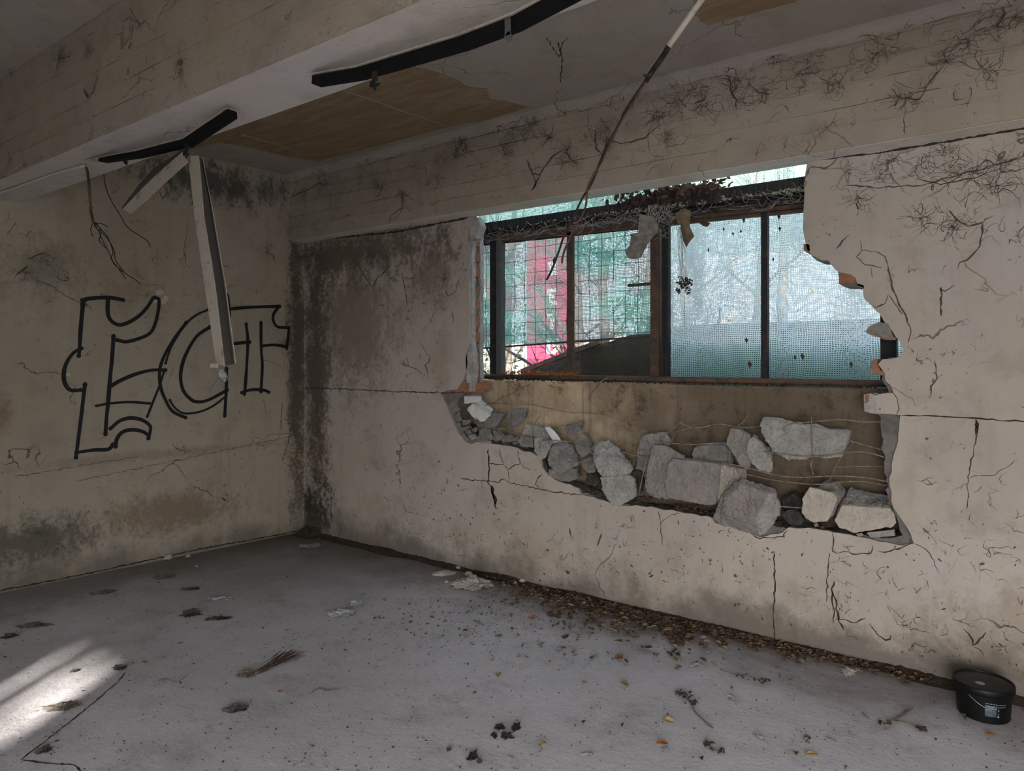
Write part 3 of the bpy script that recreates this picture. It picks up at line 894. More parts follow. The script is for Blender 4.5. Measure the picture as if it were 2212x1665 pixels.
for s, wd in [([(450, 395), (465, 412), (490, 410), (510, 420)], 0.006), ([(520, 380), (528, 395), (525, 410)], 0.004), ([(345, 412), (350, 430), (362, 415)], 0.008),
              ([(60, 575), (40, 590), (32, 600)], 0.010), ([(60, 560), (95, 545), (115, 560)], 0.008), ([(15, 505), (35, 480)], 0.004), ([(15, 508), (22, 500)], 0.006),
              ([(315, 335), (325, 360)], 0.006), ([(575, 545), (590, 552), (596, 570)], 0.007), ([(610, 870), (607, 940)], 0.004), ([(627, 420), (630, 490)], 0.007),
              ([(505, 395), (512, 430), (500, 450)], 0.004), ([(615, 690), (625, 720), (620, 740)], 0.005), ([(480, 1075), (488, 1082)], 0.015)]:
    crack('left', s, wd, 0.004, WB)


def squiggles(pl, n, box, wd, ln, mask=None, mb=None):
    """random dusty threads inside a box given in plane coordinates (u along the wall, z)"""
    nrm = NRM[pl]
    for _ in range(n):
        u = R.uniform(box[0], box[1])
        zz = R.uniform(box[2], box[3])
        if mask and not mask(u, zz): continue
        base = {'far': lambda u, z: Vector((u, YW - 0.0015, z)), 'left': lambda u, z: Vector((lw(u, 0.0018), u, z)), 'beam': lambda u, z: Vector((u, YF - 0.007, z)),
                'mid': lambda u, z: Vector((u, 1.54 - 0.007, z)), 'ceil': lambda u, z: Vector((u, z, ZC - 0.0015)), 'floor': lambda u, z: Vector((u, z, 0.001))}[pl]
        for br in range(R.choice((1, 1, 2, 3))):
            a = R.uniform(0, 2 * math.pi)
            L = ln * R.uniform(0.3, 1.3)
            st = 0.012
            pu, pz = u, zz
            pts = [base(pu, pz)]
            for q in range(max(2, int(L / st))):
                a += R.gauss(0, 0.33)
                if R.random() < .2: a += (-(math.pi / 2) - a) * 0.3
                pu += math.cos(a) * st
                pz += math.sin(a) * st
                if not (box[0] < pu < box[1] and box[2] < pz < box[3]): break
                if mask and not mask(pu, pz): break
                pts.append(base(pu, pz))
            if len(pts) < 2: continue
            W0 = wd * R.uniform(0.2, 1.0) ** 1.3
            ws = [W0 * R.uniform(0.5, 1.4) * (1 - 0.8 * i / len(pts)) for i in range(len(pts))]
            (mb or WB)[pl].ribbon(pts, ws, nrm)


hx0, hx1 = hp[0].x, onY(1950, 900, YW).x
def far_ok(u, z):
    if hx0 - 0.25 < u < hx1 + 0.1 and z > 0.62: return u > onY(1960, 900, YW).x or u < onY(985, 600, YW).x
    return True


squiggles('far', 90, (-0.75, 0.3, 2.15, 2.68), 0.0045, 0.14, far_ok)
squiggles('far', 90, (-0.75, 0.3, 0.7, 2.2), 0.0035, 0.07, far_ok)
squiggles('far', 300, (-4.3, 0.3, 0.12, 0.85), 0.0045, 0.045, far_ok)
squiggles('far', 100, (-0.9, 0.3, 0.1, 1.0), 0.005, 0.10, far_ok)
squiggles('far', 90, (-5.3, -3.5, 1.3, 2.65), 0.0055, 0.10, far_ok)
squiggles('far', 80, (-5.3, -3.5, 0.2, 1.3), 0.004, 0.05, far_ok)
squiggles('beam', 260, (-5.4, 0.4, ZB + 0.03, ZC - 0.01), 0.0042, 0.09)
squiggles('beam', 160, (-5.4, 0.4, ZB + 0.33, ZC - 0.01), 0.0048, 0.13)
squiggles('mid', 130, (-4.6, -1.2, ZB + 0.02, ZC - 0.02), 0.0026, 0.05)
squiggles('left', 110, (1.8, 4.0, 1.5, 3.2), 0.0045, 0.07)
squiggles('left', 90, (1.4, 4.0, 0.3, 1.5), 0.004, 0.05)
squiggles('ceil', 40, (-4.0, 0.3, 1.95, 3.8), 0.003, 0.05)
def tangle(pl, px, py, rad, n):
    """a fuzzy knot of dusty threads"""
    c0 = PL[pl]((px, py))
    u0 = c0.y if pl == 'left' else c0.x
    for _ in range(n):
        a0, r0 = R.uniform(0, 6.28), abs(R.gauss(0, rad * .55))
        u, z = u0 + math.cos(a0) * r0, c0.z + math.sin(a0) * r0 * .8
        a = R.uniform(0, 6.28)
        pts = []
        for q in range(R.randint(4, 12)):
            if pl in ('beam', 'mid') and not ZB + .01 < z < ZC - .01: break
            pts.append(Vector((u, YF - .0075, z)) if pl == 'beam' else Vector((u, 1.54 - .0075, z)) if pl == 'mid' else Vector((u, YW - .0018, z)) if pl == 'far' else Vector((lw(u, .002), u, z)))
            a += R.gauss(0, .4)
            u += math.cos(a) * .011
            z += math.sin(a) * .011
        if len(pts) > 2: WB[pl].ribbon(pts, [R.uniform(.0006, .0022) for _ in pts], NRM[pl])


for pl, L in (('beam', [(1000, 305, .07), (985, 330, .05), (1115, 290, .09), (1090, 320, .06), (1150, 270, .07), (1215, 345, .06), (1225, 330, .05), (1185, 300, .04), (1300, 285, .07), (1310, 310, .05), (1420, 255, .06),
                        (1440, 300, .05), (1500, 200, .07), (1520, 230, .06), (1585, 175, .08), (1590, 215, .05), (1650, 200, .05), (1740, 150, .07), (1800, 185, .06), (1890, 120, .07), (1960, 210, .06), (2040, 130, .06),
                        (2090, 90, .06), (2160, 50, .07), (925, 400, .06), (945, 385, .05), (870, 420, .05), (815, 400, .05), (700, 400, .05), (655, 420, .05), (1460, 215, .06), (2130, 150, .05), (1670, 120, .05)]),
              ('far', [(1930, 345, .07), (1990, 355, .07), (2050, 330, .06), (2060, 375, .07), (1900, 380, .06), (2100, 375, .07), (2170, 350, .07), (1850, 430, .04), (1830, 370, .06), (2150, 400, .05), (800, 560, .05), (960, 600, .05), (840, 600, .05), (1990, 470, .05), (2060, 490, .04)]),
              ('mid', [(580, 150, .04), (560, 165, .04), (250, 285, .05), (200, 300, .04), (280, 270, .04), (190, 110, .04), (500, 190, .03), (130, 130, .04), (20, 355, .05), (390, 140, .04)]),
              ('left', [(95, 560, .07), (60, 590, .05), (500, 410, .06), (610, 400, .05), (575, 545, .04), (620, 700, .06), (610, 740, .05), (500, 380, .06), (90, 1150, .07)])):
    for px, py, rad in L: tangle(pl, px, py, rad, 26)
# little clods and leaf crumbs stuck on the wall under the hole
mb = MB()
for i in range(360):
    u, z = R.uniform(-4.2, 0.2), abs(R.gauss(0, 0.38)) + 0.08
    if z > 0.8 and hx0 - .3 < u < hx1: continue
    if z > 1.25: continue
    s = R.uniform(0.002, 0.0075) * (1.7 if R.random() < .08 else 1)
    sl = Vector((R.uniform(-1, 1), 0, R.uniform(-1, 1)))
    c0 = Vector((u, YW, z))
    a = R.uniform(0, 3)
    v = []
    for q in range(5):
        t = a + q * 1.256
        v.append(c0 + Vector((math.cos(t) * s * R.uniform(.4, 1.1), -0.001, math.sin(t) * s * R.uniform(.5, 1.4))) + sl * s * math.cos(t) * 1.2)
    v.append(c0 + Vector((0, -s * .6, 0)))
    mb.add(v, [(q, (q + 1) % 5, 5) for q in range(5)])
o = child(mb, 'clinging_crumbs', M['cobweb'], wall_far)
o['kind'] = 'stuff'
OWN = {'far': wall_far, 'left': wall_left, 'beam': beam_far, 'mid': beam_mid, 'floor': floor, 'ceil': ceiling}
for kk in CR:
    if CR[kk].v: child(CR[kk], 'crack_lines', M['crack'], OWN[kk])['kind'] = 'stuff'
    if WB[kk].v: child(WB[kk], 'cobweb_threads', M['cobweb'], OWN[kk])['kind'] = 'stuff'

# graffiti
G = [[(215, 412), (270, 400), (380, 396), (460, 410)], [(220, 430), (205, 600), (200, 700), (195, 745)],
     [(370, 405), (368, 480), (385, 530), (430, 558), (480, 550), (550, 510), (600, 460), (640, 400)],
     [(650, 395), (675, 410), (670, 480), (650, 560), (620, 610), (560, 640), (480, 660), (425, 650)],
     [(403, 625), (395, 750), (385, 850), (378, 930), (370, 1030), (360, 1130), (355, 1215)],
     [(210, 700), (160, 730), (120, 790), (105, 850), (112, 910), (145, 950), (205, 950)],
     [(232, 915), (222, 1000), (210, 1100), (195, 1220), (178, 1355)], [(180, 1325), (280, 1310), (370, 1305), (400, 1275)],
     [(380, 930), (450, 890), (550, 850), (640, 830), (715, 830)], [(300, 1045), (380, 1030), (500, 1022), (620, 1030)],
     [(605, 1110), (640, 1020), (680, 920), (705, 840)], [(385, 1180), (440, 1135), (500, 1118), (560, 1125), (600, 1145), (625, 1175), (612, 1240)],
     [(415, 1290), (425, 1240), (460, 1200), (520, 1188), (580, 1200), (615, 1225)],
     [(840, 545), (770, 640), (710, 740), (680, 830), (685, 930), (720, 1020), (760, 1080), (835, 1115)],
     [(972, 468), (900, 500), (840, 550), (790, 620), (745, 700), (715, 790)],
     [(985, 570), (910, 620), (860, 690), (820, 780), (805, 870), (820, 950), (860, 1000), (900, 1020), (970, 1010), (1085, 950)],
     [(740, 1010), (775, 1060), (830, 1090), (920, 1080), (1000, 1045), (1080, 985)], [(1080, 820), (1080, 920), (1075, 1010), (1070, 1105)],
     [(972, 468), (1030, 462), (1090, 465), (1200, 455), (1400, 448)], [(1083, 380), (1090, 400), (1097, 470), (1097, 510)],
     [(1395, 450), (1365, 490), (1360, 530), (1385, 570), (1455, 577)], [(1455, 575), (1450, 630), (1440, 700)],
     [(1290, 685), (1370, 680), (1440, 690)], [(1060, 675), (1120, 672), (1220, 662)], [(1198, 555), (1208, 650), (1203, 780), (1195, 900), (1188, 975)],
     [(1287, 545), (1288, 700), (1295, 800), (1287, 960)], [(1172, 965), (1230, 948), (1300, 950), (1335, 963)]]
thin = {10, 14, 16, 9}
gr = empty('graffiti', onX(380, 800, XL + 0.002), 'black spray-painted outline lettering on the left wall', 'graffiti')
for i, g in enumerate(G):
    p = smooth_path([onX(100 + a / 2.775, 500 + b / 2.775, XL + 0.0022 + 0.0001 * i) for a, b in g], 8)
    base = 0.027 if i not in thin else 0.018
    ws = [base * (1 + 0.25 * noise.noise(q * 6)) for q in p]
    ws[0] *= 1.25; ws[-1] *= 1.25
    mb = MB().ribbon(p, ws, NRM['left'])
    for e in (p[0], p[-1]):   # round ends of the stroke
        r = base * 0.6
        mb.add([e + Vector((0.0001 + SL * math.cos(t * .785) * r, math.cos(t * .785) * r, math.sin(t * .785) * r)) for t in range(8)], [tuple(range(8))])
    child(mb, 'paint_stroke', M['paint'], gr)
# white chips of filler near the lettering
mb = MB()
for q, s in (((345, 632), 0.035), ((358, 645), 0.03), ((335, 650), 0.022), ((352, 652), 0.03), ((147, 809), 0.018)):
    e = onX(q[0], q[1], XL + 0.0018)
    rim = [(math.cos(t * .9) * s * R.uniform(.6, 1.1), math.sin(t * .9) * s * R.uniform(.5, .9)) for t in range(7)]
    mb.add([e + Vector((SL * a, a, b)) for a, b in rim], [tuple(range(7))])
child(mb, 'filler_patch', M['soffit'], wall_left)['kind'] = 'stuff'

# ------------------------------------------------------------------ parapet and window beyond the broken wall
YP = 4.40
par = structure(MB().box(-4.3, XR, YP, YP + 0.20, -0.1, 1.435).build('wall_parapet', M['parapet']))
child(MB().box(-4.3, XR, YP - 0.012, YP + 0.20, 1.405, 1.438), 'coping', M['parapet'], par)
YFm = 4.46
win = structure(empty('window_1', (-1.9, YFm, 1.45)))


def wx(px, y=650, Y=YFm): return onY(px, y, Y).x


XA, XB_ = wx(1036), wx(1990)


def post(name, p0, p1, mat, d=0.045, y=YFm, z0=1.45, z1=2.62, lean=0.0):
    a, b = wx(p0, 650, y), wx(p1, 650, y)
    mb = MB()
    mb.add([(a, y - d / 2, z0), (b, y - d / 2, z0), (b, y + d / 2, z0), (a, y + d / 2, z0), (a + lean, y - d / 2, z1), (b + lean, y - d / 2, z1), (b + lean, y + d / 2, z1), (a + lean, y + d / 2, z1)],
           [(0, 3, 2, 1), (4, 5, 6, 7), (0, 1, 5, 4), (1, 2, 6, 5), (2, 3, 7, 6), (3, 0, 4, 7)])
    return child(mb, name, mat, win)


post('post', 1062, 1073.5, M['black_metal'])
post('post', 1075.5, 1087, M['grey_metal'], 0.05)
post('post', 1068.5, 1078, M['rust_metal'], 0.02, 4.49)
post('mullion', 1227, 1238.5, M['rust_metal'], 0.035)
post('mullion', 1408, 1426, M['rust_metal'], 0.05)
post('mullion', 1431, 1437, M['black_metal'], 0.03)
post('mullion', 1438.5, 1446, M['black_metal'], 0.045)
post('mullion', 1646, 1659.5, M['black_metal'], 0.045)
post('post', 1903, 1938, M['black_metal'], 0.05, 4.47)
# rails: corrugated upper channel, lower rusty rails, bottom tube
pa, pb = Vector((XA - .1, YFm - 0.03, 2.682)), Vector((wx(1900), YFm - 0.03, 2.655))
child(MB().bar(pa, pb, 0.05, 0.070, h1=0.10), 'top_rail', M['black_metal'], win)
mb = MB()
nr = 85
for i in range(nr):
    t = i / nr
    if R.random() < 0.2: continue
    c0 = pa.lerp(pb, t)
    hh = (0.062 + 0.03 * t) / 2
    mb.box(c0.x - 0.003, c0.x + 0.003, c0.y - 0.028, c0.y - 0.024, c0.z - hh, c0.z + hh)
child(mb, 'rail_ribs', M['rail_rib'], win)['kind'] = 'stuff'
mb = MB()
for cx_, n_, sx_ in ((1170, 26, 40), (1300, 20, 45), (1345, 30, 30), (1440, 60, 30), (1520, 12, 6), (1566, 16, 7), (1620, 30, 12), (1690, 46, 22), (1725, 40, 12)):
    for _ in range(n_):
        c0 = onY(cx_ + R.gauss(0, sx_), 0, YFm - 0.058)
        t = (c0.x - pa.x) / (pb.x - pa.x)
        c0.z = pa.z + (pb.z - pa.z) * t - (0.018 + 0.012 * t) + R.gauss(0, .010)
        sz = R.uniform(.003, .009)
        mb.add([c0 + Vector((math.cos(q * 1.05) * sz * R.uniform(.5, 1.3), 0, math.sin(q * 1.05) * sz * R.uniform(.4, 1.1))) for q in range(6)] + [c0 + Vector((0, -.003, 0))], [(q, (q + 1) % 6, 6) for q in range(6)])
child(mb, 'crust_flakes', M['crust'], win)['kind'] = 'stuff'
child(MB().bar(Vector((XA - .1, YFm, 2.612)), Vector((wx(1900), YFm, 2.565)), 0.04, 0.022), 'rail', M['grey_metal'], win)
child(MB().bar(Vector((XA - .1, YFm, 2.590)), Vector((wx(1900), YFm, 2.530)), 0.055, 0.026), 'rail', M['rust_metal'], win)
child(MB().bar(Vector((XA - .1, YFm, 2.573)), Vector((wx(1900), YFm, 2.502)), 0.035, 0.020), 'rail', M['rust_metal'], win)
mb = MB(); mb.bar(Vector((XA - .1, YFm + .02, 2.625)), Vector((wx(1900), YFm + .02, 2.575)), 0.006, 0.15)
child(mb, 'rail_plate', M['black_metal'], win)
child(MB().tube([(XA - .1, YFm - 0.03, 1.468), (wx(1300), YFm - 0.03, 1.470), (wx(1960), YFm - 0.03, 1.468)], 0.020, 10), 'bottom_rail', M['rust_metal'], win, smooth=True)
child(MB().box(wx(1358), wx(1408), YFm - 0.02, YFm + 0.0, onY(1380, 618, YFm).z, onY(1380, 612, YFm).z), 'latch_bar', M['rust_metal'], win)
# wire grid of the left lights
XW0, dxw = wx(1091, 600, 4.49), 0.0985
n0 = int((wx(1408) - XW0) / dxw) + 1
for i in range(-2, n0):
    x = XW0 + i * dxw
    if x > wx(1408): break
    pts = [(x + R.uniform(-.003, .003) + 0.004 * math.sin(q * 1.7 + i), 4.49, 1.47 + 1.12 * q / 8) for q in range(9)]
    child(MB().tube(pts, 0.0020, 4), 'grid_wire', M['mesh_wire'], win)
for j in range(12):
    z = 1.505 + j * 0.0985
    pts = [(XA + (wx(1408) - XA) * q / 10, 4.493, z + R.uniform(-.003, .003)) for q in range(11)]
    child(MB().tube(pts, 0.0020, 4), 'grid_wire', M['mesh_wire'], win)


def sheet(name, mat, X0, X1, Y, ztop, zbot, label, amp=0.02, nx=40, nz=24, skew=0.0, cat='net', freq=(2.0, 1.2)):
    mb = MB()
    for i in range(nx + 1):
        for j in range(nz + 1):
            u, v = i / nx, j / nz
            x = X0 + (X1 - X0) * u
            zt = ztop(u) if callable(ztop) else ztop
            zb = zbot(u) if callable(zbot) else zbot
            z = zb + (zt - zb) * v
            y = Y + amp * (noise.noise(Vector((x * freq[0], z * freq[1], Y * 3))) + 0.4 * noise.noise(Vector((x * 7, z * 2, Y))))
            mb.v.append(Vector((x, y, z)))
    for i in range(nx):
        for j in range(nz):
            a = i * (nz + 1) + j
            mb.f.append((a, a + nz + 1, a + nz + 2, a + 1))
    o = mb.build(name, mat, smooth=True)
    return tag(o, label, cat)


sheet('shade_net', M['net_green'], wx(1000), wx(1440, 650, 4.66), 4.66, 3.35, lambda u: 1.70 + 0.08 * u + 0.02 * math.sin(u * 9),
      'green shade netting hung behind the wire grid of left lights', 0.03)
sheet('shade_net', M['net_white'], wx(1441), wx(1990), 4.50, 2.60, 1.47, 'pale dusty translucent netting stretched over the two right-hand lights', 0.012, freq=(3, 0.5))
net_l = [o for o in C.objects if o.name.startswith('shade_net')][0]
hem = MB().tube([(wx(1000), 4.65, 1.70), (wx(1235, 700, 4.65), 4.65, 1.745), (wx(1440, 650, 4.65), 4.65, 1.78)], 0.008, 6)
child(hem, 'hem_cord', M['rust_metal'], net_l)
pm_ = onY(1436, 700, 4.70)
tag(MB().tube([(pm_.x, 4.70, -0.03), (pm_.x, 4.70, 3.4)], 0.018, 8).build('net_pole', M['bark'], smooth=True), 'pole carrying the green netting, right behind the thick rusty mullion', 'pole')
for px_, lab_ in ((1443, 'green pole holding the rear netting, beside the thick mullion'), (2090, 'green pole holding the rear netting, hidden right of the opening')):
    p_ = onY(px_, 700, 5.6)
    tag(MB().tube([(p_.x, 5.6, -0.03), (p_.x, 5.6, 4.0)], 0.02, 8).build('net_pole', M['bark'], smooth=True), lab_, 'pole')
YG = 4.60
sheet('shade_net', M['net_band'], onY(1436, 700, YG).x, onY(2010, 700, YG).x, YG, lambda u: 1.725 + 0.015 * math.sin(u * 5.0 + 2.2) - 0.03 * u + 0.045 * math.exp(-((u - 0.47) / 0.035) ** 2), 1.40,
      'slumped dark green netting behind the pale netting', 0.02, 90, 20)
sheet('shade_net', M['net_open'], onY(1450, 700, 5.6).x, onY(2100, 700, 5.6).x, 5.6, 3.9, 2.45, 'green netting seen above the top rail on the right', 0.05)
sheet('shade_net', M['net_grey'], onY(1440, 700, 5.5).x, onY(2100, 700, 5.5).x, 5.5, 2.75, -0.02, 'second grey net layer hanging behind the pale netting', 0.05)
# dark post leaning behind the pale net
tag(MB().tube([Vector((onY(1530, 815, 5.0).x, 5.0, -0.03)), onY(1537, 815, 5.0), onY(1548, 740, 5.0), onY(1556, 665, 5.0)], [0.018, 0.017, 0.014, 0.010], 8).build('garden_stake', M['bark'], smooth=True),
    'thin leaning stake, a dark silhouette through the pale netting', 'stake')

# ------------------------------------------------------------------ outside: banner, bank, trees
YB = 8.5
def bq(px, py, Y=YB): return onY(px, py, Y)
ban = empty('banner_sign', bq(1170, 800), 'tall crimson sign with white letters behind the netting', 'sign')
a, b = bq(1138, 700).x, bq(1232, 700).x
zt, zb = bq(1180, 490).z, bq(1180, 812).z
child(MB().box(a, b, YB, YB + 0.05, zb, zt), 'panel', M['banner'], ban)
child(MB().box(a + .05, a + .11, YB + 0.05, YB + 0.11, -0.02, zt), 'post', M['black_metal'], ban)
child(MB().box(b - .11, b - .05, YB + 0.05, YB + 0.11, -0.02, zt), 'post', M['black_metal'], ban)


def letter(ch, px, py, wpx, hpx):
    l, r = bq(px - wpx / 2, py).x, bq(px + wpx / 2, py).x
    t, bt = bq(px, py - hpx / 2).z, bq(px, py + hpx / 2).z
    s = (r - l) * 0.36
    y0, y1 = YB - 0.008, YB + 0.002
    mb = MB()
    if ch == 'O':
        for q in ((l, l + s, bt, t), (r - s, r, bt, t), (l + s, r - s, t - s, t), (l + s, r - s, bt, bt + s)): mb.box(q[0], q[1], y0, y1, q[2], q[3])
    if ch == 'U':
        for q in ((l, l + s, bt + s * .6, t), (r - s, r, bt + s * .6, t)): mb.box(q[0], q[1], y0, y1, q[2], q[3])
        mb.prism([Vector((l, y1, bt + s * .6)), Vector((r, y1, bt + s * .6)), Vector((r, y1, bt + s * .5)), Vector((r - s * .7, y1, bt)), Vector((l + s * .7, y1, bt)), Vector((l, y1, bt + s * .5))], (0, -0.01, 0))
    if ch == 'T':
        m_ = (l + r) / 2
        for q in ((l, r, t - s, t), (m_ - s / 2, m_ + s / 2, bt, t - s)): mb.box(q[0], q[1], y0, y1, q[2], q[3])
    if ch == 'E':
        m_ = (t + bt) / 2
        for q in ((l, l + s, bt, t), (l + s, r, t - s, t), (l + s, r, bt, bt + s), (l + s, r - s * .5, m_ - s / 2, m_ + s / 2)): mb.box(q[0], q[1], y0, y1, q[2], q[3])
    child(mb, 'letter', M['banner_white'], ban)


letter('O', 1194, 580, 19, 30)
letter('E', 1193, 641, 19, 36)
letter('T', 1193, 694, 19, 32)
letter('U', 1192, 748, 24, 34)

# bank of earth under brown netting, with a timber edge
mb = MB()
YK = 6.6
prof = [(1120, 812), (1150, 800), (1200, 781), (1260, 757), (1300, 742), (1360, 725), (1450, 712), (1700, 705), (2100, 690)]
top = [onY(p[0], p[1], YK) for p in prof]
n = len(top)
for j, (dy, dz) in enumerate(((0, -1.9), (0, -0.5), (0.0, 0.0), (0.5, 0.07), (1.4, 0.05), (2.2, -1.9))):
    for p in top:
        q = p + Vector((0, dy, 0))
        q.z = max(-0.05, p.z + dz) if dz > -1.8 else -0.05
        mb.v.append(q + Vector((0, noise.noise(q * 3) * .06, noise.noise(q * 4) * .02)))
for j in range(5):
    for i in range(n - 1):
        mb.f.append((j * n + i, j * n + i + 1, (j + 1) * n + i + 1, (j + 1) * n + i))
bank = tag(mb.build('earth_bank', M['soil']), 'low earth bank rising behind the right mullion', 'bank')
sheet('shade_net', M['net_brown'], onY(1255, 760, 6.45).x, onY(1445, 760, 6.45).x, 6.45, lambda u: 1.66 + 0.22 * u ** .7 + 0.02 * math.sin(u * 12), lambda u: 1.2, 'brown netting draped over the earth bank', 0.05)
tag(MB().bar(onY(1128, 802, 6.4), onY(1296, 738, 6.4), 0.06, 0.05).build('timber_plank', M['rust_metal']), 'sloping dark timber in front of the earth bank', 'plank')


def tree(x, y, hgt, r0, lean, seed, label, nb=9, curve=0.25, leaves=60):
    r = random.Random(seed)
    root = empty('bare_tree', (x, y, -0.05), label, 'tree', None)
    pts = []
    for i in range(9):
        t = i / 8
        pts.append(Vector((x + lean * t * hgt + curve * math.sin(t * 4 + seed) * .3, y + 0.2 * math.sin(t * 3 + seed * 2), -0.05 + hgt * t)))
    child(MB().tube(pts, [r0 * (1 - 0.75 * i / 8) for i in range(9)], 8), 'trunk', M['bark'], root, smooth=True)
    bm_, lf = MB(), MB()
    for b_ in range(nb):
        t = r.uniform(0.22, 0.95)
        s = pts[int(t * 8)]
        a = r.uniform(0, 6.28)
        d = Vector((math.cos(a), math.sin(a) * .7, r.uniform(0.4, 1.3))).normalized()
        L = r.uniform(0.7, 1.8)
        pp = [s]
        for q in range(6):
            d = (d + Vector((r.gauss(0, .18), r.gauss(0, .18), r.gauss(0.03, .12)))).normalized()
            pp.append(pp[-1] + d * L / 6)
        rr = r0 * r.uniform(.16, .38)
        bm_.tube(pp, [rr * (1 - .8 * q / 6) for q in range(7)], 5)
        for q in range(2, 7):
            for tw in range(3):
                dd = (d + Vector((r.gauss(0, .8), r.gauss(0, .8), r.gauss(0.2, .5)))).normalized()
                e = pp[q] + dd * r.uniform(.15, .5)
                bm_.tube([pp[q], pp[q].lerp(e, .5) + Vector((r.gauss(0, .02), 0, r.gauss(0, .02))), e], [rr * .3, rr * .2, rr * .08], 4)
                if r.random() < leaves / 120 * 0.8:
                    for z_ in range(3):
                        c0 = e + Vector((r.gauss(0, .07), r.gauss(0, .07), r.gauss(0, .07)))
                        s1 = Vector((r.gauss(0, 1), r.gauss(0, 1), r.gauss(0, 1))).normalized() * .035
                        s2 = s1.orthogonal().normalized() * .018
                        lf.add([c0 - s1, c0 - s2, c0 + s1, c0 + s2], [(0, 1, 2, 3)])
    child(bm_, 'branches', M['bark'], root)['kind'] = 'stuff'
    if lf.v: child(lf, 'foliage', M['green_leaf'], root)['kind'] = 'stuff'


def tp(px, Y): return onY(px, 800, Y).x


tree(tp(1056, 7.5), 7.5, 5.2, 0.075, 0.02, 1, 'leafy tree at far left edge of the window', 14, leaves=60)
tree(tp(1107, 9.3), 9.3, 5.6, 0.09, 0.03, 2, 'tree trunk standing just left of the crimson sign', 14, leaves=30)
tree(tp(1262, 7.8), 7.8, 5.0, 0.11, -0.06, 3, 'left trunk of two crossing behind green netting right of the rusty mullion', 11, leaves=40)
tree(tp(1318, 7.6), 7.6, 5.0, 0.09, -0.03, 4, 'upright trunk in the middle of the second window light', 12, leaves=40)
tree(tp(1385, 9.8), 9.8, 5.6, 0.09, 0.05, 5, 'tree beside the thick rusty mullion, rising above the bank', 12, leaves=30)
tree(tp(1600, 8.4), 8.4, 6.4, 0.08, 0.05, 6, 'forked bare tree seen above the top rail, right of the nest', 18, leaves=20)
tree(tp(1500, 9.0), 9.0, 6.6, 0.09, -0.02, 8, 'bare tree seen above the top rail behind the nest of leaves', 18, leaves=60)
tree(tp(1690, 10.0), 10.0, 7.0, 0.10, 0.02, 9, 'bare tree seen above the top rail at the right end', 18, leaves=20)
# distant hedge of shrubs at left
for i, (px, Y, hh) in enumerate(((1035, 12, 2.2), (1400, 13, 3.0))):
    root = empty('shrub', (tp(px, Y), Y, -0.05), ('shrub far behind the left edge of the window', 'shrub far behind the thick rusty mullion')[i], 'shrub')
    lf = MB()
    for q in range(1500):
        c0 = Vector((tp(px, Y) + R.gauss(0, .55), Y + R.gauss(0, .4), abs(R.gauss(0.2, hh * .45))))
        s1 = Vector((R.gauss(0, 1), R.gauss(0, 1), R.gauss(0, 1))).normalized() * .07
        s2 = s1.orthogonal().normalized() * .035
        lf.add([c0 - s1, c0 - s2, c0 + s1, c0 + s2], [(0, 1, 2, 3)])
    child(lf, 'foliage', M['green_leaf'], root)['kind'] = 'stuff'
    child(MB().tube([(tp(px, Y), Y, -.05), (tp(px, Y) + .1, Y, hh * .5), (tp(px, Y) - .05, Y, hh)], [.05, .04, .01], 6), 'stem', M['bark'], root)

# ------------------------------------------------------------------ broken concrete in the opening


def rockmesh(pts, cuts=3, sm=0.35, amp=0.004, seed=0):
    bm = bmesh.new()
    for p in pts: bm.verts.new(p)
    bmesh.ops.convex_hull(bm, input=bm.verts)
    bmesh.ops.delete(bm, geom=[v for v in bm.verts if not v.link_faces], context='VERTS')
    bmesh.ops.dissolve_limit(bm, angle_limit=math.radians(4), verts=bm.verts, edges=bm.edges)
    bmesh.ops.triangulate(bm, faces=bm.faces)
    for _ in range(cuts):
        long = [e for e in bm.edges if e.calc_length() > 0.013]
        if long:
            bmesh.ops.subdivide_edges(bm, edges=long, cuts=1)
            bmesh.ops.triangulate(bm, faces=bm.faces)
    bmesh.ops.smooth_vert(bm, verts=bm.verts, factor=sm, use_axis_x=True, use_axis_y=True, use_axis_z=True)
    bm.normal_update()
    so = Vector((seed * 3.1, seed * 1.7, seed))
    for v in bm.verts:
        d = noise.noise(v.co * 13 + so) * amp * 2.4 - abs(noise.noise(v.co * 28 + so)) * amp * 2.6 + noise.noise(v.co * 60 + so) * amp * 1.2 + noise.noise(v.co * 130 + so) * amp * .8
        v.co += v.normal * d
    return bm


NST = [0]


def stone(label, front, back, yf, yb, mat, cuts=5, amp=0.004, sm=0.08, group=None, name='concrete_chunk', tilt=0.0, face2=None):
    """front: outline of the face turned to the room; back: outline of the hidden side"""
    NST[0] += 1
    zmid = sum(p[1] for p in front) / len(front)
    pts = [onY(a, b, yf + tilt * (b - zmid)) for a, b in front] + [onY(a, b, yb) for a, b in back]
    bm = rockmesh(pts, cuts, sm, amp, NST[0])
    c = sum((v.co for v in bm.verts), Vector()) / len(bm.verts)
    for v in bm.verts: v.co -= c
    m = bpy.data.meshes.new(name)
    bm.to_mesh(m)
    bm.free()
    m.materials.append(M[mat])
    if face2:      # a freshly broken side has its own colour
        m.materials.append(M[face2[0]])
        for f in m.polygons:
            p = f.center + c
            d_ = -SN * p.x + CS * p.y
            px, py = CX + F * (CS * p.x + SN * p.y) / d_, HY - F * (p.z - CAMZ) / d_
            if face2[1](px, py): f.material_index = 1
    o = bpy.data.objects.new(name, m)
    o.location = c
    link(o)
    return tag(o, label, 'rubble', group)


def sh(pts, dx=0, dy=0, k=1.0):
    cx = sum(p[0] for p in pts) / len(pts)
    cy = sum(p[1] for p in pts) / len(pts)
    return [(cx + (a - cx) * k + dx, cy + (b - cy) * k + dy) for a, b in pts]


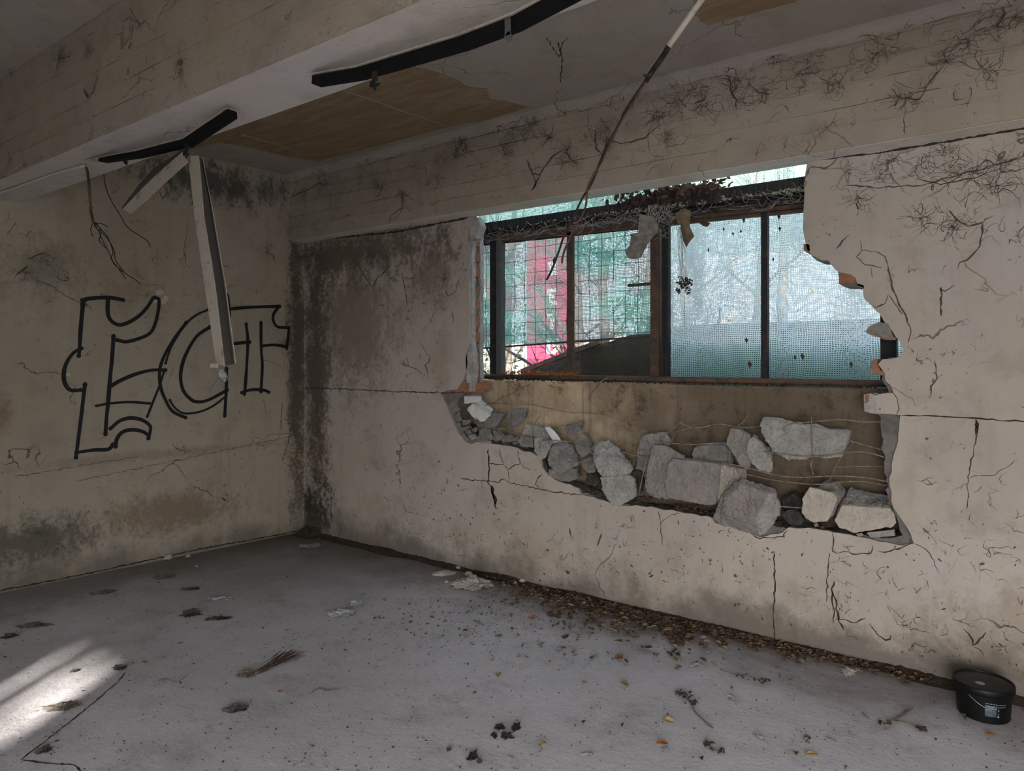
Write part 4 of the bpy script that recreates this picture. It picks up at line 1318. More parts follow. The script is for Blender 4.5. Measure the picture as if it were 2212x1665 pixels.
def st(label, pts, mat, yf=4.08, th=0.12, dx=6, dy=-6, k=0.94, **kw):
    return stone(label, pts, sh(pts, dx, dy, k), yf, yf + th, mat, **kw)


st('long pale slab with a straight white top edge, caught high in the wires at right', [(1647, 906), (1643, 918), (1647, 943), (1672, 977), (1701, 994), (1740, 983), (1813, 987), (1821, 986), (1835, 938), (1740, 920), (1660, 905)],
   'stone_pale', 4.15, 0.12, 4, -7, 0.98, amp=0.006)
st('smooth leaning chunk just left of the long pale slab', [(1578, 925), (1601, 927), (1622, 940), (1619, 955), (1612, 985), (1622, 1010), (1617, 1017), (1598, 1004), (1577, 974), (1567, 958), (1572, 937)], 'stone_mauve', 4.14, 0.10, 3, -4)
st('rough pale tongue-shaped chunk touching the lower left of the long slab', [(1626, 940), (1650, 961), (1667, 982), (1669, 1001), (1666, 1021), (1640, 1018), (1625, 1000), (1613, 972), (1618, 952)], 'stone_pale', 4.12, 0.13, 2, -5, amp=0.006)
st('dark wedge of concrete behind the big flat-faced block', [(1494, 975), (1500, 965), (1531, 962), (1567, 962), (1577, 976), (1583, 1002), (1494, 1000)], 'stone_grey', 4.22, 0.12)
st('upright slab with rounded top, left of the big flat-faced block', [(1411, 962), (1429, 962), (1445, 968), (1478, 985), (1481, 998), (1452, 1000), (1446, 1030), (1445, 1080), (1402, 1072), (1393, 1051), (1394, 1032), (1406, 1011), (1406, 971)], 'stone_mauve', 4.13, 0.10, 5, -3)
stone('largest flat-faced block in the middle of the ledge', [(1452, 990), (1490, 994), (1550, 1001), (1556, 1003), (1552, 1040), (1543, 1090), (1512, 1090), (1441, 1076), (1438, 1035), (1443, 1004)],
      [(1458, 984), (1549, 994), (1577, 997), (1612, 1014), (1616, 1032), (1590, 1050), (1560, 1085), (1450, 1060)], 4.06, 4.26, 'stone_mauve', sm=0.3, amp=0.003, face2=('stone_cream', lambda x, y: x > 1560 - (y - 1000) * .12))
st('crumbling slab standing behind the round-topped slab', [(1386, 943), (1414, 936), (1440, 934), (1449, 952), (1444, 975), (1406, 1000), (1403, 1030), (1395, 1050), (1374, 1030), (1375, 974)], 'stone_grey', 4.22, 0.10, 3, -3, amp=0.006)
stone('big cube-shaped boulder overhanging the wall edge', [(1600, 1045), (1650, 1062), (1662, 1068), (1648, 1090), (1632, 1115), (1590, 1118), (1565, 1110), (1572, 1075)],
      [(1607, 1033), (1675, 1055), (1681, 1075), (1686, 1090), (1683, 1112), (1672, 1133), (1655, 1152), (1641, 1158), (1612, 1140), (1592, 1143), (1555, 1133), (1540, 1119), (1549, 1093), (1558, 1069), (1586, 1041)], 3.985, 4.06, 'stone_mauve', amp=0.005, face2=('stone_pale', lambda x, y: y > 1066 and x > 1660 - (y - 1066) * .52 if y < 1118 else x > 1633 + (y - 1118) * .2))
st('block body behind the overhanging boulder', [(1607, 1034), (1675, 1056), (1683, 1090), (1670, 1130), (1600, 1135), (1555, 1125), (1560, 1070)], 'stone_grey', 4.06, 0.14, 4, -4, 0.9)
stone('cream round-faced lump near the right end of the ledge', [(1749, 1053), (1756, 1060), (1775, 1064), (1801, 1064), (1810, 1078), (1799, 1106), (1786, 1125), (1761, 1129), (1740, 1121), (1731, 1106), (1731, 1078), (1741, 1070)],
      [(1752, 1050), (1808, 1060), (1818, 1078), (1806, 1106), (1760, 1122), (1738, 1100), (1738, 1072)], 4.07, 4.20, 'stone_cream', sm=0.25, amp=0.003)
st('grey stone peeping over the cream round-faced lump', [(1780, 1040), (1804, 1041), (1824, 1064), (1816, 1080), (1790, 1090), (1764, 1070), (1764, 1054)], 'stone_grey', 4.20, 0.10)
stone('wide block with cream face and grey top at right end of ledge', [(1818, 1092), (1840, 1095), (1870, 1102), (1905, 1105), (1924, 1098), (1933, 1112), (1935, 1128), (1928, 1138), (1890, 1142), (1866, 1148), (1844, 1152), (1812, 1139), (1803, 1124)],
      [(1836, 1054), (1863, 1061), (1921, 1071), (1928, 1110), (1900, 1130), (1830, 1130), (1813, 1084)], 4.075, 4.27, 'stone_cream', sm=0.25, amp=0.003)
stone('rough grey top of the wide cream-faced block', [(1823, 1088), (1845, 1092), (1870, 1099), (1900, 1102), (1918, 1094)], [(1836, 1051), (1863, 1058), (1919, 1068), (1924, 1096), (1825, 1088)], 4.083, 4.26, 'stone_grey', amp=0.006)
st('thin flat shard wedged under the wide cream-faced block', [(1872, 1150), (1900, 1146), (1933, 1143), (1934, 1158), (1880, 1161)], 'stone_pale', 4.075, 0.08, 2, -2, cuts=2, amp=0.002)
st('small flat pebble under the left foot of the wide block', [(1848, 1153), (1862, 1151), (1866, 1156), (1856, 1159)], 'stone_pale', 4.075, 0.04, 1, -1, cuts=1, amp=0.001)
st('dark brown stone in the gap right of the overhanging boulder', [(1688, 1112), (1700, 1101), (1712, 1099), (1730, 1109), (1737, 1127), (1724, 1135), (1706, 1134)], 'stone_dark', 4.10, 0.10)
st('dim pointed stone above the dark brown stone', [(1690, 1078), (1712, 1064), (1732, 1075), (1734, 1104), (1690, 1104)], 'stone_dark', 4.20, 0.10)
st('pebble below the cream round-faced lump', [(1757, 1132), (1766, 1129), (1769, 1137), (1760, 1139)], 'stone_grey', 4.08, 0.03, 1, -1, cuts=1, amp=0.001)
# left group
stone('upper grained stone of the twin pair in the middle', [(1284, 992), (1300, 985), (1318, 984), (1338, 990), (1352, 1000), (1368, 1014), (1360, 1024), (1342, 1039), (1324, 1047), (1311, 1041), (1294, 1024), (1285, 1007)],
      [(1280, 963), (1288, 953), (1300, 948), (1314, 951), (1329, 961), (1343, 977), (1358, 995), (1364, 1012), (1320, 1030), (1284, 990)], 4.04, 4.20, 'stone_pale', amp=0.006)
st('lower grained stone of the twin pair, hanging over the wall', [(1297, 1031), (1324, 1048), (1359, 1027), (1368, 1033), (1376, 1060), (1372, 1073), (1352, 1085), (1340, 1093), (1323, 1094), (1311, 1079), (1298, 1053)], 'stone_pale', 4.03, 0.14, 4, -5, amp=0.005)
stone('wedge with smooth face and rough top, left of the twin stones', [(1193, 964), (1221, 1001), (1235, 1006), (1248, 1003), (1235, 1011), (1208, 1025), (1199, 1018), (1192, 1007), (1182, 1002), (1181, 990), (1185, 978)],
      [(1197, 958), (1221, 949), (1239, 961), (1249, 981), (1249, 1000), (1210, 1010)], 4.05, 4.19, 'stone_grey', amp=0.005)
st('grey stone below the smooth-faced wedge', [(1182, 1014), (1208, 1024), (1235, 1011), (1246, 1012), (1249, 1034), (1228, 1042), (1208, 1039), (1186, 1028)], 'stone_grey', 4.075, 0.10)
st('pointed grey stone right behind the smooth-faced wedge', [(1241, 955), (1257, 938), (1264, 941), (1274, 962), (1277, 975), (1265, 987), (1254, 989), (1245, 974)], 'stone_grey', 4.17, 0.09)
st('small angular stone caught in the loop of wire', [(1218, 924), (1251, 912), (1256, 913), (1254, 930), (1234, 943), (1222, 938)], 'stone_grey', 4.22, 0.08)
st('shadowed stone just left of the twin stones', [(1257, 995), (1274, 987), (1284, 1003), (1287, 1019), (1271, 1022), (1258, 1010)], 'stone_grey', 4.13, 0.08)
st('layered dark stone among the leaves left of the twin stones', [(1264, 1033), (1273, 1024), (1288, 1025), (1296, 1036), (1297, 1049), (1283, 1051), (1265, 1044)], 'stone_dark', 4.09, 0.09)
st('small black stone between twin stones and upright slab', [(1360, 1021), (1375, 1017), (1388, 1023), (1390, 1045), (1384, 1068), (1374, 1060)], 'stone_dark', 4.16, 0.08)
stone('bright white cap stone at the top left of the break', [(1002, 856), (1012, 858), (1030, 856), (1040, 858), (1040, 866), (1025, 866), (1011, 872), (1003, 872)], [(1001, 849), (1020, 848), (1039, 849), (1040, 862), (1003, 866)], 4.09, 4.20, 'stone_white', amp=0.002)
stone('large white tilted block in the top left of the break', [(1020, 872), (1036, 882), (1060, 897), (1047, 909), (1034, 912), (1020, 900), (1008, 884)], [(1026, 860), (1041, 862), (1066, 884), (1060, 894), (1040, 896)], 4.06, 4.20, 'stone_white', amp=0.003)
st('grey broken corner below the white tilted block', [(1044, 912), (1059, 895), (1072, 896), (1084, 901), (1075, 920), (1067, 924), (1050, 922)], 'stone_grey', 4.10, 0.10)
st('square grey piece stuck on the upright wire at left', [(1096, 893), (1109, 887), (1136, 890), (1133, 907), (1111, 922), (1096, 922)], 'stone_grey', 4.24, 0.07)
st('grey block with dark underside at the left of the ledge', [(1120, 951), (1126, 943), (1150, 948), (1152, 965), (1136, 968), (1122, 964)], 'stone_grey', 4.08, 0.12)
st('thin white-topped slab leaning over the grey block', [(1128, 938), (1136, 917), (1150, 922), (1175, 932), (1186, 944), (1186, 956), (1153, 949), (1132, 943)], 'stone_pale', 4.16, 0.08, amp=0.004)
st('pale block tilted forward left of the smooth-faced wedge', [(1153, 950), (1162, 946), (1192, 961), (1184, 972), (1178, 990), (1166, 992), (1152, 975)], 'stone_pale', 4.06, 0.11)
st('upright grey stone at the foot of the white tilted block', [(1034, 930), (1047, 923), (1059, 927), (1065, 950), (1034, 951)], 'stone_grey', 4.10, 0.09)
st('small sloping stone right of the upright grey stone', [(1066, 930), (1073, 932), (1086, 944), (1082, 953), (1066, 952)], 'stone_grey', 4.12, 0.08)
st('small brown half-brick on the left ledge', [(1083, 946), (1098, 944), (1106, 954), (1084, 957)], 'stone_mauve', 4.11, 0.07)
st('rounded pebble between the half-brick and grey block', [(1106, 950), (1118, 942), (1122, 958), (1110, 962)], 'stone_grey', 4.12, 0.06)
st('flat light flake lying on the plaster edge at left', [(1037, 955), (1044, 952), (1062, 953), (1060, 959), (1038, 959)], 'stone_pale', 4.06, 0.06, 1, -1, cuts=2, amp=0.002)
st('loose cracked plaster slab in the wall, left one', [(1079, 963), (1088, 964), (1101, 965), (1117, 971), (1123, 998), (1098, 1011), (1089, 1004), (1082, 985)], 'stone_cream', 4.064, 0.03, 0, 0, 1, amp=0.001, sm=0.15)
st('loose cracked plaster slab in the wall, right one', [(1124, 974), (1150, 980), (1166, 993), (1171, 1008), (1163, 1014), (1148, 1016), (1135, 1010), (1126, 998)], 'stone_cream', 4.063, 0.03, 0, 0, 1, amp=0.001, sm=0.15)
st('grey lump filling the crack under the pale tilted block', [(1150, 980), (1166, 992), (1176, 990), (1184, 1012), (1178, 1030), (1170, 1020)], 'stone_dark', 4.085, 0.08)
k6 = lambda L: [(950 + a / 6.404, 820 + b / 6.404) for a, b in L]
for i, (L, lab) in enumerate([([(200, 510), (270, 430), (310, 560), (250, 590)], 'pointed chip at the top left of the crumbled pocket'),
                     ([(300, 560), (430, 555), (420, 600), (320, 640)], 'flat chip below the pointed chip in the crumbled pocket'),
                     ([(215, 600), (290, 590), (290, 650), (240, 650)], 'small chip at the left rim of the crumbled pocket'),
                     ([(255, 660), (440, 640), (350, 710), (280, 700)], 'long chip across the middle of the crumbled pocket'),
                     ([(440, 700), (500, 650), (535, 680), (500, 725)], 'round chip at the right of the crumbled pocket'),
                     ([(290, 760), (350, 760), (410, 850), (370, 870), (320, 820)], 'slanting chip low in the crumbled pocket'),
                     ([(390, 770), (480, 755), (515, 800), (430, 850)], 'pale chip low right in the crumbled pocket'),
                     ([(430, 840), (510, 830), (440, 900), (380, 870)], 'lowest chip of the crumbled pocket'),
                     ([(500, 600), (590, 590), (610, 640), (540, 660)], 'flat chip under the white tilted block'),
                     ([(340, 700), (430, 690), (440, 750), (370, 760)], 'mid-grey chip under the long chip'),
                     ([(130, 350), (180, 290), (240, 370), (300, 420), (180, 470)], 'broken plaster stub left of the white cap stone'),
                     ([(440, 900), (540, 760), (700, 840), (560, 870)], 'low grey lump in front of the upright grey stone')]):
    st(lab, k6(L), 'stone_grey' if i != 6 else 'stone_pale', 4.075 + 0.006 * (i % 3), 0.05, 1, -1, cuts=3, amp=0.003)
# shard of glazed tile
mb = MB()
pp = [onY(a, b, 4.12) for a, b in [(1176, 923), (1182, 922), (1192, 930), (1201, 941), (1209, 954), (1196, 956), (1187, 940)]]
mb.prism(pp, (0.01, 0.012, 0))
tag(mb.build('tile_shard', M['white_thing']), 'curved white glazed shard sticking up among the stones', 'shard')

# reinforcing wires
WR = [([(1020, 889), (1085, 859), (1149, 828)], 4.14, 0.0035, 'straight rusty rod slanting up from the white tilted block'),
      ([(1059, 871), (1140, 873), (1172, 879), (1230, 890), (1262, 891), (1302, 895), (1330, 905), (1365, 923), (1398, 933)], 4.22, 0.0028, 'long sagging wire across the left half of the opening'),
      ([(1007, 884), (1020, 895), (1045, 918), (1060, 924), (1130, 928)], 4.06, 0.0030, 'bent wire lying over the left rubble'),
      ([(1038, 922), (1080, 927), (1152, 948)], 4.09, 0.0025, 'thin wire running right from the left rubble to pale blocks'),
      ([(1172, 951), (1230, 954), (1250, 962), (1290, 986)], 4.04, 0.0035, 'thick twisted wire ending at the twin stones'),
      ([(1104, 862), (1104, 887), (1104, 913), (1100, 938)], 4.23, 0.0025, 'upright wire through the square grey piece'),
      ([(1140, 832), (1141, 870), (1140, 915)], 4.30, 0.0015, 'hair-thin upright wire near the parapet light patch'),
      ([(1166, 898), (1151, 922), (1151, 945)], 4.14, 0.0022, 'slanting short wire above the thin white-topped slab'),
      ([(1256, 911), (1218, 918), (1203, 923), (1222, 932), (1226, 945), (1230, 953)], 4.16, 0.0025, 'pale looped wire around the small angular stone'),
      ([(1371, 925), (1371, 988), (1366, 1006)], 4.20, 0.002, 'upright wire left of the crumbling slab'),
      ([(1398, 981), (1390, 1020), (1380, 1066)], 4.08, 0.003, 'slanting wire in front of the small black stone'),
      ([(1340, 975), (1372, 984), (1402, 988)], 4.17, 0.0025, 'short wire joining twin stones to upright slab'),
      ([(1275, 972), (1292, 956), (1309, 942)], 4.06, 0.003, 'short slanting wire over the upper twin stone'),
      ([(1227, 998), (1260, 999), (1280, 1004)], 4.04, 0.003, 'short level wire left of the twin stones'),
      ([(1417, 953), (1448, 957), (1495, 960), (1538, 957), (1570, 957)], 4.18, 0.003, 'level wire above the dark wedge'),
      ([(1463, 911), (1495, 923), (1517, 923), (1553, 916), (1578, 920), (1607, 924), (1643, 921)], 4.22, 0.003, 'wavy wire running to the long pale slab'),
      ([(1474, 909), (1441, 936), (1426, 951)], 4.20, 0.0025, 'slanting wire crossing the start of the wavy wire'),
      ([(1499, 919), (1491, 925), (1463, 932), (1455, 943), (1449, 956)], 4.19, 0.0025, 'hooked wire below the wavy wire'),
      ([(1617, 897), (1605, 911), (1592, 922)], 4.20, 0.0025, 'short wire above the smooth leaning chunk'),
      ([(1690, 928), (1709, 915), (1755, 911), (1816, 906), (1863, 911), (1915, 911)], 4.13, 0.003, 'topmost wire crossing the long pale slab'),
      ([(1650, 975), (1709, 983), (1755, 986), (1795, 983), (1844, 976), (1878, 978), (1912, 988)], 4.12, 0.003, 'wire along the bottom of the long pale slab'),
      ([(1753, 901), (1755, 986), (1752, 1004), (1757, 1026)], 4.115, 0.003, 'upright wire crossing the long pale slab'),
      ([(1574, 1001), (1617, 1011), (1678, 1026), (1724, 1031), (1801, 1028), (1863, 1031), (1917, 1040)], 4.11, 0.003, 'wire from the largest block to the right edge'),
      ([(1611, 1024), (1678, 1038), (1761, 1046), (1813, 1041), (1863, 1040), (1917, 1049)], 4.16, 0.003, 'lowest long wire, over the cream lump'),
      ([(1807, 1009), (1863, 1007), (1914, 1008)], 4.16, 0.0025, 'short level wire near the right broken edge'),
      ([(1835, 952), (1870, 962), (1908, 972)], 4.20, 0.0025, 'wire from the end of the long slab to the right edge'),
      ([(1844, 955), (1810, 998), (1792, 1038)], 4.22, 0.0022, 'slanting wire below the end of the long slab'),
      ([(1577, 974), (1575, 1001)], 4.12, 0.003, 'stub of wire above the right end of the largest block'),
      ([(1675, 1093), (1730, 1097)], 4.07, 0.0025, 'stub of wire right of the overhanging boulder'),
      ([(1286, 840), (1275, 852), (1270, 866)], 4.34, 0.003, 'short pale root hanging below the sill'),
      ([(1312, 817), (1298, 824), (1286, 840)], 4.34, 0.003, 'pale root arching off the sill')]
for pts, Y, r, lab in WR:
    p = [onY(a, b, Y + 0.012 * math.sin(i * 1.9)) for i, (a, b) in enumerate(pts)]
    tag(MB().tube(smooth_path(p, 5), r * 1.25, 6).build('wire', M['wire'], smooth=True), lab, 'wire')

# ------------------------------------------------------------------ litter on the top rail
def leafshape(mb, c, ang, s, tiltv, curl=0.4, r=R):
    """a dry leaf: pointed oval with a raised midrib and curled rims"""
    u = Vector((math.cos(ang), math.sin(ang), r.uniform(-.25, .25) * tiltv)).normalized()
    n_ = Vector((r.gauss(0, .25) * tiltv, r.gauss(0, .25) * tiltv, 1)).normalized()
    v = n_.cross(u).normalized()
    n_ = u.cross(v)
    wd = s * r.uniform(.45, .75)
    A = [(-1, 0, 0), (-.45, .7, 1), (.25, .85, 1), (1.05, 0, .2), (.25, -.85, 1), (-.45, -.7, 1), (-.4, 0, -.1), (.35, 0, -.1)]
    vs_ = [c + u * a * s * .5 + v * b * wd * .5 + n_ * (h_ * curl * s * .35 * r.uniform(.3, 1.3) + 0.002) for a, b, h_ in A]
    mb.add(vs_, [(0, 6, 1), (1, 6, 7, 2), (2, 7, 3), (3, 7, 4), (4, 7, 6, 5), (5, 6, 0)])


def clump(mb, c, ext, n, s0, s1):
    for _ in range(n):
        p = c + Vector((R.gauss(0, ext[0]), R.gauss(0, ext[1]), R.gauss(0, ext[2])))
        q0 = R.uniform(s0, s1)
        dirs = [Vector((R.gauss(0, 1), R.gauss(0, 1), R.gauss(0, 1))).normalized() for _ in range(2)]
        b_ = dirs[0].cross(dirs[1]).normalized()
        mb.add([p - dirs[0] * q0, p + b_ * q0 * .6, p + dirs[0] * q0, p - b_ * q0 * .6], [(0, 1, 2, 3)])


for lab, cx_, cy_, ext, n, mm in [('heap of dead leaves and webs on the top rail, over the thick mullion', 1425, 425, (0.16, .03, .035), 420, 'leafF'),
                          ('dead leaves caught on the rail right of the heap', 1500, 410, (0.10, .03, .02), 160, 'leafA')]:
    mb = MB()
    clump(mb, onY(cx_, cy_, YFm - 0.05), ext, int(n * 1.6), 0.010, 0.034)
    o = mb.build('leaf_litter', M[mm])
    tag(o, lab, 'leaves', kind='stuff')
for lab, x0, x1, z, n, mm, ez in [('dry leaf litter along the lower window rail', 1045, 1420, 2.615, 330, 'leafA', .018), ('rusty brown leaf bits along the right window rail', 1450, 1740, 2.59, 240, 'leafF', .02),
                              ('orange leaf litter lying on the window sill', 1090, 1260, 1.495, 260, 'leafC', .008), ('dark leaf mould along the parapet top', 1045, 1910, 1.448, 900, 'leafF', .006)]:
    mb = MB()
    for _ in range(n):
        X = R.uniform(wx(x0), wx(x1))
        clump(mb, Vector((X, YFm - 0.055 if z > 1.46 and z < 2 else (YP + 0.025 if z < 1.46 else YFm - 0.04), z - (0.04 * (X - XA) / 3 if z > 2 else 0) + abs(R.gauss(0, ez)))), (.006, .012, .004), 1, 0.006, 0.018)
    tag(mb.build('leaf_litter', M[mm]), lab, 'leaves', kind='stuff')
# webs slung over the rail
mb = MB()
for _ in range(130):
    a = R.uniform(wx(1040), wx(1740))
    b = a + R.uniform(-.25, .25)
    za, zb_ = 2.62 + R.uniform(-.05, .06), 2.60 + R.uniform(-.06, .04)
    sag = R.uniform(.0, .06)
    mb.tube([Vector((a + (b - a) * q / 6, YFm - .065 + R.uniform(-.01, .01), za + (zb_ - za) * q / 6 - sag * 4 * (q / 6) * (1 - q / 6))) for q in range(7)], 0.0011, 3)
for _ in range(26):
    a, z0 = R.gauss(wx(1425), .06), 2.66
    mb.tube([Vector((a + R.uniform(-.02, .02) * q, YFm - .08, z0 - q * .04)) for q in range(R.randint(3, 7))], 0.0012, 3)
tag(mb.build('cobwebs', M['pale_web']), 'grey cobwebs slung along the top window rails', 'cobweb', kind='stuff')
# big hanging dead leaves
def flat_leaf(label, pts, Y, mat, bend=0.02):
    mb = MB()
    c = sum((onY(a, b, Y) for a, b in pts), Vector()) / len(pts)
    rim = [onY(a, b, Y + bend * math.sin(i * 1.3)) for i, (a, b) in enumerate(pts)]
    n = len(rim)
    mid = [r_.lerp(c, .5) + Vector((0, -bend * .8 * R.uniform(.3, 1), 0)) for r_ in rim]
    mb.v = rim + mid + [c + Vector((0, -bend, 0))]
    mb.f = [(i, (i + 1) % n, n + (i + 1) % n, n + i) for i in range(n)] + [(n + i, n + (i + 1) % n, 2 * n) for i in range(n)]
    o = mb.build('dead_leaf', M[mat])
    o.modifiers.new('t', 'SOLIDIFY').thickness = 0.0015
    return tag(o, label, 'leaf')


flat_leaf('large grey lobed sheet of dead leaf hanging left of the thick mullion', [(1381, 462), (1418, 470), (1421, 500), (1408, 515), (1398, 530), (1390, 545), (1385, 556), (1372, 560), (1357, 558), (1350, 545), (1360, 530), (1363, 510), (1362, 505), (1375, 503), (1383, 500)], YFm - 0.09, 'leafD')
flat_leaf('brown pointed dead leaf hanging from the rail right of the thick mullion', [(1478, 450), (1492, 455), (1490, 490), (1500, 510), (1488, 525), (1483, 534), (1476, 520), (1472, 500), (1468, 470), (1462, 480), (1460, 460)], YFm - 0.09, 'leafB')
flat_leaf('torn brown leaf fragment under the right window rail', [(1508, 480), (1520, 478), (1535, 482), (1528, 490), (1518, 488)], YFm - 0.06, 'leafA')
for i, (px, py, s) in enumerate([(1606, 475, 6), (1600, 500, 4), (1682, 468, 6), (1684, 494, 5), (1696, 462, 3), (1583, 505, 4), (1563, 495, 4), (1530, 540, 4), (1670, 560, 4), (1612, 735, 6), (1733, 770, 7), (1838, 787, 6), (1717, 772, 5), (1619, 787, 8)]):
    c = onY(px, py, 4.485)
    s *= 0.0032
    mb = MB().prism([c + Vector((-s * .5, 0, s * .2)), c + Vector((0, 0, s)), c + Vector((s * .6, 0, s * .1)), c + Vector((s * .1, 0, -s * 1.1))], (0, 0.002, 0))
    o = tag(mb.build('leaf_scrap', M['leafF']), 'tiny dead leaf scrap stuck to the pale netting', 'leaf', 'leaf scraps stuck to the pale netting')
# nest-like bundle hanging on threads
nest = empty('hanging_bundle', onY(1480, 615, YFm - .10), 'dark bundle of twigs and dead leaves dangling on threads before the pale netting', 'debris')
mb = MB()
clump(mb, onY(1478, 612, YFm - .10), (0.022, .015, .022), 110, 0.005, 0.018)
clump(mb, onY(1465, 628, YFm - .10), (0.010, .008, .008), 30, 0.005, 0.014)
clump(mb, onY(1487, 626, YFm - .10), (0.010, .008, .016), 30, 0.005, 0.014)
child(mb, 'tuft', M['leafF'], nest)['kind'] = 'stuff'
mb = MB()
for q in range(9):
    a = onY(1468 + R.uniform(-7, 10), 490, YFm - .095)
    b = onY(1474 + R.uniform(-8, 10), 605, YFm - .10)
    mb.tube([a.lerp(b, t / 8) + Vector((R.uniform(-.008, .008), 0, 0)) for t in range(9)], 0.0011, 3)
mb.tube([onY(1478, 630, YFm - .1), onY(1479, 705, YFm - .1)], 0.0016, 4)
child(mb, 'threads', M['cobweb'], nest)['kind'] = 'stuff'

# ------------------------------------------------------------------ hanging lamp fittings
def polybar(mb, pts, w_, h_):
    for i in range(len(pts) - 1): mb.bar(pts[i], pts[i + 1], w_, h_)
    return mb


YL = 1.68
la = empty('lamp_batten', onY(408, 312, YL), 'bent dark lamp batten hanging under the beam above the graffiti', 'lamp')
pA = [onY(222, 346, YL), onY(300, 335, YL), onY(405, 309, YL)]
pB = [onY(405, 310, YL), onY(502, 246, YL)]
child(polybar(MB(), pA, 0.045, 0.022), 'channel', M['lamp_black'], la)
child(polybar(MB(), pB, 0.045, 0.030), 'channel', M['lamp_black'], la)
up = Vector((0, -0.012, 0.017))
child(polybar(MB(), [onY(193, 348, YL), onY(300, 330, YL) + Vector((0, 0, .006)), onY(405, 301, YL)], 0.046, 0.004), 'flange', M['cream_metal'], la)
child(polybar(MB(), [onY(405, 301, YL), onY(500, 236, YL)], 0.046, 0.004), 'flange', M['cream_metal'], la)


def clip_part(px, py, parent, Y=YL, sc=1.0):
    c = onY(px, py, Y)
    mb = MB()
    mb.box(c.x - .010 * sc, c.x + .010 * sc, c.y - .02, c.y - .017, c.z - .022 * sc, c.z + .012 * sc)
    mb.box(c.x - .016 * sc, c.x - .006 * sc, c.y - .024, c.y - .014, c.z - .034 * sc, c.z - .020 * sc)
    mb.box(c.x + .004 * sc, c.x + .018 * sc, c.y - .022, c.y - .018, c.z - .038 * sc, c.z - .030 * sc)
    mb.tube([c + Vector((0, -.02, -.02 * sc)), c + Vector((.004, -.02, -.045 * sc))], 0.004 * sc, 5)
    return child(mb, 'clip', M['black_metal'], parent)


clip_part(281, 340, la)
clip_part(411, 316, la, sc=1.3)
# reflector strips that broke loose and hang from the batten
def strip(name, label, edges, mats):
    """edges: polylines (3-D) of the fold lines, left to right; each pair makes one folded face"""
    c0 = edges[0][0]
    root = empty(name, c0, label, 'lamp part')
    for i in range(len(edges) - 1):
        A, B = edges[i], edges[i + 1]
        mb = MB()
        for q in range(len(A) - 1):
            quad = [A[q], B[q], B[q + 1], A[q + 1]]
            nn = (quad[1] - quad[0]).cross(quad[3] - quad[0]).normalized() * 0.0015
            mb.add([v + nn for v in quad] + [v - nn for v in quad], [(0, 1, 2, 3), (7, 6, 5, 4), (0, 4, 5, 1), (1, 5, 6, 2), (2, 6, 7, 3), (3, 7, 4, 0)])
        child(mb, ('outer_face', 'inner_face', 'lip')[i], M[mats[i]], root)
    return root


def E(pts, Y): return [onY(a, b, Y) for a, b in pts]
long_strip = strip('reflector_strip', 'long cream reflector strip hanging straight down over the graffiti',
      [E([(407, 338), (421, 470), (443, 620), (468, 788)], 1.68), E([(430, 336), (441, 465), (466, 620), (486, 790)], 1.655), E([(436, 345), (459, 465), (485, 620), (506, 786)], 1.73),
       E([(438, 343), (461, 463), (488, 620), (509, 784)], 1.722)], ['cream_metal', 'dark_inside', 'cream_metal'])
child(MB().box(*[v for v in (onY(464, 790, 1.67).x - .03, onY(464, 790, 1.67).x + .02, 1.665, 1.675, onY(464, 792, 1.67).z - .004, onY(464, 785, 1.67).z)]), 'end_tab', M['cream_metal'], long_strip)
strip('reflector_strip', 'short cream reflector strip sticking out to the left from the batten',
      [E([(398, 322), (330, 366), (298, 402), (263, 450)], 1.74), E([(396, 327), (330, 385), (300, 415), (266, 451)], 1.67), E([(406, 350), (350, 400), (318, 430), (281, 462)], 1.655)], ['dark_inside', 'cream_metal'])
# crumpled wire and film at the end of the long strip
mb = MB()
for pts in ([(478, 790), (470, 812), (480, 826), (490, 812), (484, 798), (476, 806)], [(482, 798), (492, 815), (486, 824), (472, 815)], [(474, 815), (462, 828), (454, 842), (458, 838), (470, 822)]):
    mb.tube(smooth_path([onY(a, b, 1.665 + .004 * i) for i, (a, b) in enumerate(pts)], 4), 0.0016, 4)
child(mb, 'torn_wire', M['steel'], long_strip)
child(MB().prism([onY(a, b, 1.67) for a, b in ((469, 802), (480, 797), (488, 812), (484, 824), (474, 814))], (0.004, .002, 0)), 'torn_film', M['plastic_scrap'], long_strip)

lb_ = empty('lamp_batten', onY(900, 130, YL), 'long dark lamp batten under the beam at the top centre', 'lamp')
pC = [onY(684, 176, YL), onY(780, 160, YL), onY(1000, 95, YL), onY(1116, 52, YL), onY(1255, -22, YL), onY(1400, -110, YL)]
child(polybar(MB(), pC, 0.045, 0.030), 'channel', M['lamp_black'], lb_)
child(polybar(MB(), [p + Vector((0, -.006, .020)) for p in pC], 0.046, 0.004), 'flange', M['cream_metal'], lb_)
child(MB().box(onY(684, 178, YL).x, onY(702, 176, YL).x, YL - .015, YL + .015, onY(690, 180, YL).z - .004, onY(690, 172, YL).z), 'end_cap', M['cream_metal'], lb_)
clip_part(818, 162, lb_, sc=1.3)
c = onY(1110, 62, YL)
mb = MB().box(c.x - .012, c.x + .008, c.y - .03, c.y - .026, c.z - .03, c.z + .02)
mb.prism([c + Vector(v) for v in ((-.016, -.03, -.034), (.002, -.03, -.018), (.016, -.03, -.036), (.004, -.03, -.052))], (0, .004, 0))
child(mb, 'clip', M['grey_metal'], lb_)

# ------------------------------------------------------------------ hanging cables
def cable(root, name, pts, Y, r, mat, n=6):
    p = smooth_path([onY(a, b, Y + (0.01 * math.sin(i * 2.1))) for i, (a, b) in enumerate(pts)], n)
    return child(MB().tube(p, r, 7), name, M[mat], root, smooth=True)


